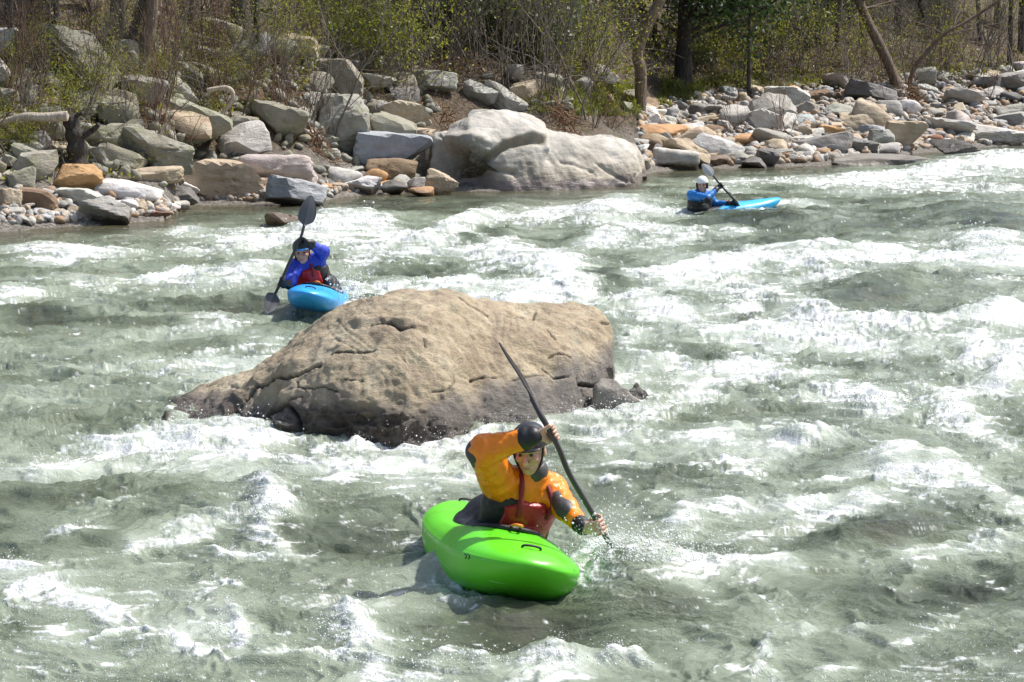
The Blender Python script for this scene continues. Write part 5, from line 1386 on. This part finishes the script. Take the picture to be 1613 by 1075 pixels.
# ------------------------------------------------------------------ kayaks
def kayak(bow, stern, roll, beam, deck, hullm, label, cockpit_s=-.05, group='whitewater kayaks', ex=(2.5, .62), bowfull=.0, hs=1.0):
    bow, stern = V3(bow), V3(stern)
    F = nrm(bow - stern); L = np.linalg.norm(bow - stern)
    Rv = nrm(np.cross(F, (0, 0, 1))); U = np.cross(Rv, F)
    a = math.radians(roll); R2 = Rv * math.cos(a) + U * math.sin(a); U2 = U * math.cos(a) - Rv * math.sin(a)
    O = (bow + stern) / 2
    def W(P): P = np.asarray(P, float); return O + P[..., :1] * R2 + P[..., 1:2] * F + P[..., 2:3] * U2
    ns, na = 110, 72
    s = np.sin(np.linspace(-PI / 2, PI / 2, ns)); 
    ab = np.abs(s)
    w = beam / 2 * np.clip(1 - ab ** (ex[0] + bowfull * (s > 0)), 0, 1) ** (ex[1] - .12 * (s > 0) * (bowfull > 0))
    cap = np.clip(1 - ab ** 9, 0, 1) ** .5
    zc = .085 + .06 * ab ** 2.2                                   # the seam between hull and deck
    tp = np.where((s > 0) & (bowfull > 0), .70, 1.0)
    up = (deck * (1 - .52 * tp * ab ** 1.8) + .030 * np.exp(-((s - .30) / .25) ** 2)) * cap
    dn = (.245 * (1 - .72 * tp * ab ** 2.4)) * cap + .0
    ph = np.linspace(0, 2 * PI, na, endpoint=False)
    c, sn = np.cos(ph), np.sin(ph)
    xs = np.sign(c) * np.abs(c) ** np.where(sn < 0, .42, .80)
    zu = np.abs(sn) ** 1.25; zd = np.abs(sn) ** .75
    X = w[:, None] * xs[None]
    Zl = zc[:, None] + np.where(sn[None] >= 0, up[:, None] * zu[None], -dn[:, None] * zd[None])
    # a soft ledge along the seam
    X = X * (1 + .020 * np.exp(-((sn[None] - .0) / .10) ** 2)) * (1 - .10 * np.clip(-sn[None], 0, 1) ** 2)
    Zl = Zl * hs
    # the deck dips round the cockpit
    dip = np.exp(-((s - cockpit_s) / .26) ** 4)[:, None] * np.clip(1 - (X / (beam * .40)) ** 2, 0, 1) * (sn[None] > 0)
    Zl = Zl - .035 * dip
    # side scoops behind the cockpit
    P = np.stack([X, np.broadcast_to((s * L / 2)[:, None], X.shape), Zl], -1)
    i = np.arange(ns - 1)[:, None] * na; j = np.arange(na)[None]; jn = (j + 1) % na
    Fq = np.stack([i + j, i + na + j, i + na + jn, i + jn], -1).reshape(-1, 4)
    k = empty('kayak', O)
    V = W(P.reshape(-1, 3))
    me = mesh_np('hull', V, Fq)
    bm = bmesh.new(); bm.from_mesh(me); bmesh.ops.recalc_face_normals(bm, faces=bm.faces); bm.to_mesh(me); bm.free()
    link('hull', me, hullm, k)
    zdk = lambda q: hs * float(np.interp(q, s, zc + up)) - .035 * math.exp(-((q - cockpit_s) / .26) ** 4)
    t = np.linspace(0, 2 * PI, 49); cy = cockpit_s * L / 2
    rim = np.stack([.235 * np.sign(np.cos(t)) * np.abs(np.cos(t)) ** .85, cy + .40 * np.sin(t), 0 * t], 1)
    rim[:, 2] = [zdk(y * 2 / L) + .012 - .9 * x * x for x, y in rim[:, :2]]
    mb = MB(); mb.tube(W(rim), .016, 8, cap=False); mb.build('cockpit_rim', M['black'], k)
    for sg, q in ((1, .80), (-1, -.84)):
        zt = zdk(q); y = q * L / 2
        mb = MB(); mb.tube(spline(W(np.array([[-.05, y, zt - .006], [-.045, y + .01, zt + .012], [0, y + .015, zt + .018], [.045, y + .01, zt + .012], [.05, y, zt - .006]])), 16), .0065, 6)
        mb.build('grab_handle', M['black'], k)
    # moulded marks: bolt heads and drain plug on the deck
    mb = MB()
    for bx, q in ((-.16, .52), (.16, .52), (-.14, -.55), (.14, -.55), (-.20, .30), (.20, .30)):
        pr = float(np.interp(q, s, w)); sa_ = math.sqrt(max(0, 1 - (bx / pr) ** 2)); zz_ = hs * float(np.interp(q, s, zc) + np.interp(q, s, up) * sa_ ** 1.25)
        E = ICO[2][0] * np.array([.012, .012, .006]) + np.array([bx, q * L / 2, zz_]); mb.add(W(E), ICO[2][1])
    mb.build('bolt_heads', M['black'], k)
    tag(k, label, 'kayak', group)
    return k, dict(W=W, F=F, R=R2, U=U2, L=L, zd=zdk, cy=cy, O=O)

# ------------------------------------------------------------------ paddles
def paddle(pts, blades, label, bladem, shaftm='shaft', r=.0155, group='kayak paddles'):
    """pts: the shaft's line; blades: (root, tip, width direction, half width, curl)"""
    root = empty('paddle', pts[0])
    mb = MB(); mb.tube(spline(pts, 10 * len(pts)), r, 10); mb.build('shaft', M[shaftm], root)
    for (a, b, wd, hw, curl) in blades:
        a, b = V3(a), V3(b); T = b - a; L = np.linalg.norm(T); T = T / L
        wd = nrm(np.array(wd) - T * (np.array(wd) @ T)); nn = np.cross(T, wd)
        t = np.linspace(0, 1, 26); prof = hw * np.clip(np.sin(PI * np.clip(t, 0, 1) ** .72) ** .6 * .95 + .05, 0, 1); prof[0] = r * .9; prof[-1] = hw * .16
        prof[1:4] = np.maximum(prof[1:4] * np.array([.45, .65, .85]), r * .9)
        q = np.linspace(-1, 1, 13); top, bot = [], []
        for ti, pr in zip(t, prof):
            c = a + T * L * ti + nn * (curl * math.sin(PI * .5 * ti) ** 2)
            for qi in q:
                scoop = -.012 * (1 - qi * qi) * math.sin(PI * ti); spine = .007 * math.exp(-(qi / .16) ** 2) * (1 - ti * .8)
                top.append(c + wd * pr * qi * (1 + .06 * qi * math.sin(PI * ti)) + nn * (scoop + spine + .003)); bot.append(c + wd * pr * qi * (1 + .06 * qi * math.sin(PI * ti)) + nn * (scoop - spine - .003))
        n = len(t); m_ = len(q); I = np.arange(n * m_).reshape(n, m_)
        F1 = np.stack([I[:-1, :-1], I[:-1, 1:], I[1:, 1:], I[1:, :-1]], -1).reshape(-1, 4); o = n * m_
        bd = np.concatenate([I[0, :-1], I[:-1, -1], I[-1, :0:-1], I[:0:-1, 0]])
        F2 = np.stack([bd, np.roll(bd, -1), np.roll(bd, -1) + o, bd + o], -1)
        link('blade', mesh_np('blade', np.array(top + bot), np.concatenate([F1, F1[:, ::-1] + o, F2])), M[bladem], root)
    tag(root, label, 'paddle', group)
    return root

# ------------------------------------------------------------------ paddlers
def hand(S, c, a, w, side, g=1.0):
    """a closed hand round a shaft at c (direction a); w is the wrist"""
    c, a, w = V3(c), nrm(a), V3(w)
    d = (w - c) - a * ((w - c) @ a); e1 = nrm(d); e2 = np.cross(a, e1) * side
    pos = lambda off, R, th: c + a * off + R * (math.cos(math.radians(th)) * e1 + math.sin(math.radians(th)) * e2)
    R = .0255 + .003 * (g - 1)
    lens = [(-.034, .0078, 232), (-.0115, .0088, 248), (.0115, .0092, 250), (.034, .0088, 240)]
    for off, r, end in lens:
        r *= g
        k0 = pos(off * 1.0, .034, 48); k1 = pos(off * .98, R + .004, 118); k2 = pos(off * .95, R + .001, 185); k3 = pos(off * .92, R, end)
        wm_ = w * .75 + c * .25 + a * off * .45 + e2 * .004
        S.cone(wm_, k0, .0155 * g, .0125 * g, .012); S.cone(k0, k1, r * 1.18, r * 1.05, .005); S.cone(k1, k2, r * 1.05, r * .98, .003); S.cone(k2, k3, r * .98, r * .82, .003)
    b0 = w * .66 + c * .34 - e2 * .012 + a * .018; b1 = pos(.047, .036, -35); b2 = pos(.052, R + .002, -100); b3 = pos(.046, R + .001, -150)
    S.cone(b0, b1, .0165 * g, .0125 * g, .012); S.cone(b1, b2, .0112 * g, .0102 * g, .005); S.cone(b2, b3, .0102 * g, .0085 * g, .004)
    S.cone(w + nrm(w - c) * .004, w * .6 + c * .4 + e2 * .006, .026 * g, .024 * g, .015)

def paddler(J, C, label, h, hh, K, face, bare_hands, torso_front, extra=None):
    """J: joints; C: materials; K: the kayak's frame; face: where the head looks"""
    J = {k: (v if k[:3] in ('sid', 'bag') else V3(v)) for k, v in J.items()}
    up = nrm(J['neck'] - J['waist']); fr = nrm(np.array(torso_front) - up * (np.array(torso_front) @ up)); rt = np.cross(fr, up)
    AX = np.array([rt, fr, up])
    for s_ in 'RL':
        J['w' + s_] = J['g' + s_] + nrm(J['w' + s_] - J['g' + s_]) * .088
    hf = nrm(face); hu = nrm(np.array(J.get('hup', (0, 0, 1))) - hf * (np.array(J.get('hup', (0, 0, 1))) @ hf)); hr = np.cross(hf, hu); HX = np.array([hr, hf, hu])
    hc = J['head']; at = lambda x, y, z: hc + hr * x + hf * y + hu * z
    # the body itself: head, neck, torso, arms, hands, thighs: one skin
    S = SDF()
    S.ell(at(0, -.012, .03), HX, (.076, .096, .094), .02)
    S.ell(at(0, .022, -.05), HX, (.060, .068, .072), .03)                    # jaw
    S.ell(at(0, .066, -.098), HX, (.028, .024, .020), .022)                  # chin
    S.cone(at(0, .086, .012), at(0, .112, -.030), .009, .0145, .010)          # nose
    S.ell(at(.013, .100, -.034), HX, (.010, .010, .008), .006); S.ell(at(-.013, .100, -.034), HX, (.010, .010, .008), .006)
    S.cone(at(-.040, .082, .028), at(.040, .082, .028), .010, .010, .014)     # brow
    S.ell(at(.042, .066, -.022), HX, (.021, .022, .018), .02); S.ell(at(-.042, .066, -.022), HX, (.021, .022, .018), .02)
    S.cone(at(-.022, .087, -.066), at(.022, .087, -.066), .0075, .0075, .008); S.cone(at(-.018, .085, -.077), at(.018, .085, -.077), .008, .008, .008)
    for sx in (-1, 1):
        S.ell(at(sx * .080, -.006, -.012), HX, (.011, .020, .032), .008)       # ears
    def sockets(P, d):
        for sx in (-1, 1):
            e = np.sqrt((((P - at(sx * .031, .098, .008)) @ HX.T / np.array([1.5, 1.2, .8])) ** 2).sum(1)) - .0105
            k = .012; q = np.clip(.5 - .5 * (d + e) / k, 0, 1); d = d + (-e - d) * q + k * q * (1 - q)
        return d
    S.cut(sockets)
    S.cone(hc - hu * .06 - hf * .015, J['neck'] - up * .03, .056, .062, .03)
    chest = J['neck'] * .55 + J['waist'] * .45
    S.ell(chest, AX, (.165, .105, .19), .05); S.ell(J['waist'], AX, (.145, .105, .14), .06); S.ell(J['pelvis'], AX, (.16, .125, .11), .05)
    for s_ in 'RL':
        S.cone(J['s' + s_], J['e' + s_], .054, .042, .05); S.cone(J['e' + s_], J['w' + s_], .042, .027, .02)
        S.cone(J['neck'] - up * .04, J['s' + s_], .05, .052, .04)
        hand(S, J['g' + s_], J['a' + s_], J['w' + s_], J['side' + s_])
        sg = 1 if s_ == 'R' else -1
        hip = J['pelvis'] + K['R'] * sg * .09; S.cone(hip, hip + K['F'] * .36 + K['U'] * .03, .075, .05, .04)
    body = solid('person', S, hh, M['skin'])
    tag(body, label, 'person', None)
    mb = MB()
    for sx in (-1, 1):
        E = ICO[2][0] * .0105 @ HX + at(sx * .031, .0815, .008); mb.add(E, ICO[2][1])
    mb.build('eyes', M['eyew'], body)
    mb = MB(); mb.tube(spline([at(-.024, .0915, -.069), at(-.008, .0955, -.0685), at(.008, .0955, -.0685), at(.024, .0915, -.069)], 12), [.001] + [.0032] * 10 + [.001], 6); mb.build('lips', M['lip'], body)
    # jacket
    S = SDF()
    S.ell(chest, AX, (.192, .135, .215), .05); S.ell(J['waist'], AX, (.172, .135, .16), .06)
    for s_ in 'RL':
        S.cone(J['neck'] - up * .05, J['s' + s_], .065, .070, .05); bg = J.get('bag' + s_, 1.0); S.cone(J['s' + s_], J['e' + s_], .078 * bg, .064 * bg, .05); S.cone(J['e' + s_], J['w' + s_] + nrm(J['e' + s_] - J['w' + s_]) * (.045 if bg == 1 else .060), .064 * bg, .040 * bg, .025)
    S.cone(J['neck'] - up * .05, J['neck'] + up * .035, .082, .070, .02)
    def necks(P, d): return np.maximum(d, -(np.sqrt(((P - (hc - hu * .035)) ** 2).sum(1)) - .088))
    S.cut(necks)
    jac = solid('jacket', S, h * .85, C['jacket'], body, .015, 13.0, (1, 1, .75))
    for s_ in 'RL':
        dv = nrm(J['e' + s_] - J['w' + s_])
        S = SDF(); bg = J.get('bag' + s_, 1.0); S.cone(J['w' + s_] + dv * (.052 if bg == 1 else .046), J['w' + s_] + dv * .018, .0505 * bg ** 1.1, .045 * bg ** .8, .01); solid('cuff', S, h, C['cuff'], body)
        if C.get('patch'):
            m1 = J['e' + s_]; o_ = nrm(J['po' + s_]) if 'po' + s_ in J else nrm(m1 * 2 - J['s' + s_] - J['w' + s_]); bg = J.get('bag' + s_, 1.0)
            S = SDF(); S.cone(m1 + nrm(J['s' + s_] - m1) * .10 + o_ * .034, m1 + o_ * .030, .050 * bg, .052 * bg, .02); S.cone(m1 + o_ * .030, m1 + nrm(J['w' + s_] - m1) * .04 + o_ * .030, .052 * bg, .048 * bg, .02)
            solid('elbow_patch', S, h, C['patch'], body, .004, 14)
    S = SDF(); S.cone(J['neck'] - up * .015, J['neck'] + up * .05, .080, .072, .01)
    S.cut(lambda P, d: np.maximum(d, -(np.sqrt(((P - (hc - hu * .03)) ** 2).sum(1)) - .082))); solid('collar', S, h, C['collar'], body)
    if not bare_hands:
        for s_ in 'RL':
            S = SDF(); hand(S, J['g' + s_], J['a' + s_], J['w' + s_], J['side' + s_], 1.28); S.cone(J['w' + s_] + nrm(J['w' + s_] - J['g' + s_]) * .05, J['w' + s_] * .7 + J['g' + s_] * .3, .041, .034, .01)
            solid('glove', S, min(h, .008), M['black'], body)
    # life vest: a padded shell round the ribs, open at neck and arms
    vc = chest * .82 + J['waist'] * .18
    def vest(grow):
        S = SDF(); S.ell(vc, AX, (.218 + grow, .172 + grow, .225), .05)
        S.ell(J['waist'] + up * .0, AX, (.205 + grow, .165 + grow, .15), .05)
        def f(P, d):
            l = (P - vc) @ AX.T
            d = np.maximum(d, l[:, 2] - .130); d = np.maximum(d, -(l[:, 2] + .25))
            for s_ in 'RL':
                a, b = J['s' + s_], J['e' + s_]; ab = b - a; t = np.clip(((P - a) @ ab) / (ab @ ab), 0, 1)
                e = np.sqrt(((P - a - t[:, None] * ab) ** 2).sum(1)) - .088
                d = np.maximum(d, -e)
            return d
        S.cut(f); return S
    solid('life_vest', vest(0), h, C['vest'], body, .006, 12)
    S = vest(.014)
    def frontonly(P, d):
        l = (P - vc) @ AX.T
        d = np.maximum(d, -(l[:, 1] - .045)); d = np.maximum(d, np.abs(l[:, 0]) - .150); d = np.maximum(d, np.abs(l[:, 2] + .035) - .175)
        return np.maximum(d, l[:, 2] + .7 * np.abs(l[:, 0]) - .185)
    S.cut(frontonly); 
    fp = solid('front_panel', S, h, C['front'], body, .007, 12)
    S = SDF(); S.ell(vc + fr * .165 - up * .055 + rt * .01, AX, (.105, .045, .085), .02); S.ell(vc + fr * .185 - up * .08, AX, (.085, .035, .05), .03); solid('chest_pocket', S, h, C['front'], fp, .006, 16)
    for s_, sg in (('R', 1), ('L', -1)):
        pts = spline([vc + fr * .165 + up * .06 + rt * sg * .085, vc + fr * .150 + up * .15 + rt * sg * .095, J['neck'] * .55 + J['s' + s_] * .45 + up * .045 + fr * .035, J['neck'] * .55 + J['s' + s_] * .45 + up * .03 - fr * .06, vc - fr * .15 + up * .10 + rt * sg * .09], 24)
        mb = MB(); mb.tube(pts, .015, 8); mb.build('shoulder_strap', C['strap'], body)
    # helmet with a short brim and chin straps
    S = SDF(); S.ell(at(0, -.015, .038), HX, (.104, .122, .112), .02)
    def hcut(P, d):
        l = (P - hc) @ HX.T
        plane = (-l[:, 2] + .036) + np.clip(l[:, 1] + .0, -.2, 0) * .62        # lower at the back and over the ears
        d = np.maximum(d, plane)
        inner = np.sqrt((((P - at(0, -.012, .03)) @ HX.T / np.array([.084, .104, .098])) ** 2).sum(1)) - 1
        return np.maximum(d, -inner * .09)
    S.cut(hcut)
    hel = solid('helmet', S, min(h, .007), C['helmet'], body)
    if C.get('brim'):
        S = SDF(); S.ell(at(0, .075, .042), HX, (.088, .050, .010), .01); S.cut(lambda P, d: np.maximum(d, -(((P - hc) @ HX.T)[:, 1] - .07))); solid('brim', S, min(h, .006), C['brim'], hel)
    mb = MB()
    for sx in (-1, 1): mb.tube(spline([at(sx * .086, .03, .03), at(sx * .076, .035, -.03), at(sx * .05, .045, -.09), at(0, .05, -.122)], 16), .0065, 6)
    mb.build('chin_strap', M['black'], hel)
    if C.get('earpad'):
        S = SDF()
        for sx in (-1, 1): S.ell(at(sx * .088, -.01, -.01), HX, (.016, .05, .06), .01)
        solid('ear_pad', S, h, C['earpad'], hel)
    # spray skirt stretched over the cockpit, with a waist tunnel
    W = K['W']; zt = K['zd'](K['cy'] * 2 / K['L'])
    S = SDF(); kc = V3(W(np.array([0, K['cy'], zt - .005]))); S.ell(kc, np.array([K['R'], K['F'], K['U']]), (.238, .405, .045), .03)
    S.cone(kc + K['F'] * (-.10), J['waist'] * .75 + J['pelvis'] * .25, .195, .170, .06)
    sk = solid('spray_skirt', S, h, M['black'], body, .006, 12)
    mb = MB(); y0 = K['cy'] + .40; z0 = K['zd'](y0 * 2 / K['L']) + .02
    mb.tube(spline(W(np.array([[-.025, y0 - .03, z0], [-.02, y0 + .05, z0 + .02], [.02, y0 + .05, z0 + .02], [.025, y0 - .03, z0]])), 14), .008, 6); mb.build('grab_loop', M['orangeweb'], sk)
    return body, dict(vc=vc, rt=rt, fr=fr, up=up, at=at, J=J)

# ---- the paddler in orange with the green kayak
KG, kg = kayak(at_y(838, 938, 12.05), at_y(718, 834, 14.1), 12, .70, .12, M['green'], 'bright green whitewater kayak tilted toward the camera in the foreground', .02, bowfull=1.6)
from mathutils.bvhtree import BVHTree
hull_ = next(c for c in KG.children if c.name.startswith('hull'))
bv = BVHTree.FromPolygons([v.co[:] for v in hull_.data.vertices], [p.vertices[:] for p in hull_.data.polygons])
def on_hull(u, v, lift=.002):
    d = Vector(ray(u, v)).normalized(); h = bv.ray_cast(Vector((0, 0, CAMH)), d)
    return None if h[0] is None else np.array(h[0] - d * lift)
mb = MB()
for line in ([(732, 873), (734, 874), (735, 877), (733, 880)], [(737, 873), (739, 874), (740, 877), (738, 881)]):
    q = [on_hull(*t) for t in line]
    if all(x is not None for x in q): mb.tube(q, .0035, 5)
if mb.n: mb.build('hull_mark', M['black'], KG)
mb = MB()
for line in ([(690, 880), (703, 893), (716, 903)], [(745, 905), (775, 916), (800, 921)], [(700, 862), (712, 868)], [(780, 890), (815, 899)], [(700, 905), (716, 918)], [(760, 880), (772, 884)]):
    q = [on_hull(*t, .0005) for t in line]
    if all(x is not None for x in q): mb.tube(spline(q, 10), [.0005] + [.0022] * 8 + [.0005], 4)
if mb.n: mb.build('scuff_marks', mat('scuffed_plastic', (.30, .68, .20), .6), KG)
pts = [at_y(838, 628, 12.62), at_y(849, 650, 12.58), at_y(861, 670, 12.56), at_y(880, 706, 12.56), at_y(896, 745, 12.57), at_y(922, 790, 12.58), at_y(947, 833, 12.59), at_y(968, 872, 12.62)]
paddle(pts, [(at_y(838, 628, 12.62), at_y(795, 537, 12.80), (.10, .96, -.20), .095, .03), (at_y(968, 872, 12.62), at_y(1005, 975, 12.7), (.9, .3, .2), .095, .03)],
       'bent black carbon paddle held upright by the paddler in orange', 'carbon')
a1 = pts[2] - pts[4]
J = dict(pelvis=at_y(798, 866, 13.12), waist=at_y(803, 832, 13.06), neck=at_y(838, 753, 12.90), head=at_y(834, 709, 12.84), hup=(-.06, -.05, 1), bagR=1.28, poR=(-.9, .1, -.15), poL=(-.2, -1, .3),
         sR=at_y(785, 757, 12.84), eR=at_y(763, 710, 12.62), wR=at_y(846, 686, 12.55), gR=at_y(869, 685, 12.565), aR=a1, sideR=-1,
         sL=at_y(868, 770, 13.00), eL=at_y(892, 804, 12.82), wL=at_y(922, 833, 12.62), gL=at_y(945, 829, 12.59), aL=a1, sideL=1)
P1, f1 = paddler(J, dict(jacket=M['orange'], cuff=M['black'], patch=M['greyc'], collar=M['greyc'], vest=M['black'], front=M['red'], strap=M['redstrap'], helmet=M['shell'], brim=M['shell']),
                 'man in an orange dry top and dark helmet paddling the green kayak', .0075, .0048, kg, (-.26, -1, -.30), True, (.42, -.90, .1))
vc, rt, fr, up = f1['vc'], f1['rt'], f1['fr'], f1['up']
mb = MB(); t = np.linspace(0, 2 * PI, 20)
mb.tube(np.array([vc + fr * .215 - up * (.13 + .022 * math.sin(q)) + rt * (.02 + .05 * math.cos(q)) for q in t]), .011, 6, cap=False); mb.build('tow_strap', M['strapblue'], P1)
mb = MB(); mb.tube(spline([vc + fr * .16 - up * .17 - rt * .15, vc + fr * .20 - up * .19 - rt * .04, vc + fr * .20 - up * .19 + rt * .06], 12), .012, 6); mb.build('waist_belt', M['orangeweb'], P1)
mb = MB(); mb.tube(spline([vc + fr * .06 - up * .1 - rt * .19, vc + fr * .07 - up * .22 - rt * .20, vc + fr * .09 - up * .34 - rt * .20], 12), .012, 6); mb.build('hanging_strap', M['black'], P1)

# ---- the paddler in royal blue
KB, kb = kayak(at_y(481, 479, 24.7), at_y(522, 470, 26.8), 9, .56, .12, M['skyblue'], 'sky blue kayak coming bow first with a raised blunt nose, left of mid river', -.05, bowfull=1.2, hs=.76)
pts = [at_y(479, 356, 25.45), at_y(473, 376, 25.40), at_y(455, 415, 25.36), at_y(443, 443, 25.32), at_y(434, 462, 25.3)]
paddle(pts, [(pts[0], at_y(490, 311, 25.6), (.93, .2, .25), .093, -.04), (pts[-1], at_y(417, 492, 25.2), (.75, .5, .4), .088, .04)], 'smoky grey paddle with one broad blade held high by the paddler in royal blue', 'greyblade')
a1 = pts[1] - pts[3]
J = dict(pelvis=at_y(496, 460, 25.95), waist=at_y(492, 444, 25.86), neck=at_y(481, 412, 25.72), head=at_y(476, 397, 25.68), hup=(-.1, 0, 1),
         sR=at_y(464, 422, 25.66), eR=at_y(457, 445, 25.48), wR=at_y(450, 449, 25.38), gR=at_y(443, 446, 25.33), aR=a1, sideR=-1,
         sL=at_y(499, 416, 25.76), eL=at_y(509, 397, 25.64), wL=at_y(486, 383, 25.46), gL=at_y(473, 382, 25.41), aL=a1, sideL=1)
P2, f2 = paddler(J, dict(jacket=M['royal'], cuff=M['black'], collar=M['black'], vest=M['black'], front=M['brightred'], strap=M['redstrap'], helmet=M['shell'], brim=M['azure']),
                 'paddler in royal blue jacket and red vest raising one arm over a dark helmet', .011, .008, kb, (-.05, -1, -.12), False, (-.15, -1, 0))
vc, rt, fr, up = f2['vc'], f2['rt'], f2['fr'], f2['up']
S = SDF(); S.ell(vc - rt * .19 + fr * .08 - up * .10, np.array([rt, fr, up]), (.06, .09, .07), .02); solid('waist_bag', S, .011, M['black'], P2)

# ---- the paddler with the white helmet
KW, kw = kayak(at_y(1232, 327, 40.5), at_y(1000, 370, 39.6), 6, .64, .13, M['paleblue'], 'pale blue kayak seen side on with its nose pointing right, far across the river', -.06)
pts = [at_y(1123, 277, 39.8), at_y(1136, 293, 39.82), at_y(1150, 308, 39.9), at_y(1160, 320, 39.95), at_y(1168, 328, 40.0)]
paddle(pts, [(pts[0], at_y(1107, 258, 39.8), (.85, .3, .5), .08, .03), (pts[-1], at_y(1190, 352, 40.05), (.8, .5, .3), .09, .03)], 'black shafted paddle with a pale blade held across by the white helmet paddler', 'paleblade', 'carbon')
a1 = pts[1] - pts[3]
J = dict(pelvis=at_y(1101, 340, 40.0), waist=at_y(1101, 331, 40.0), neck=at_y(1104, 305, 39.97), head=at_y(1106, 291.5, 39.92), hup=(0, 0, 1),
         sR=at_y(1090, 308, 39.80), eR=at_y(1114, 313, 39.62), wR=at_y(1130, 297, 39.76), gR=at_y(1136, 293, 39.80), aR=a1, sideR=-1,
         sL=at_y(1116, 310, 40.12), eL=at_y(1127, 322, 40.15), wL=at_y(1149, 321, 40.0), gL=at_y(1159, 319.5, 39.95), aL=a1, sideL=1)
P3, f3 = paddler(J, dict(jacket=M['azure'], cuff=M['black'], patch=M['black'], collar=M['black'], vest=M['black'], front=M['black'], strap=M['black'], helmet=M['white_shell'], earpad=M['black']),
                 'paddler with a white helmet and azure and black jacket in the pale blue kayak', .013, .010, kw, (-.12, -1, -.06), False, (.45, -.9, 0))
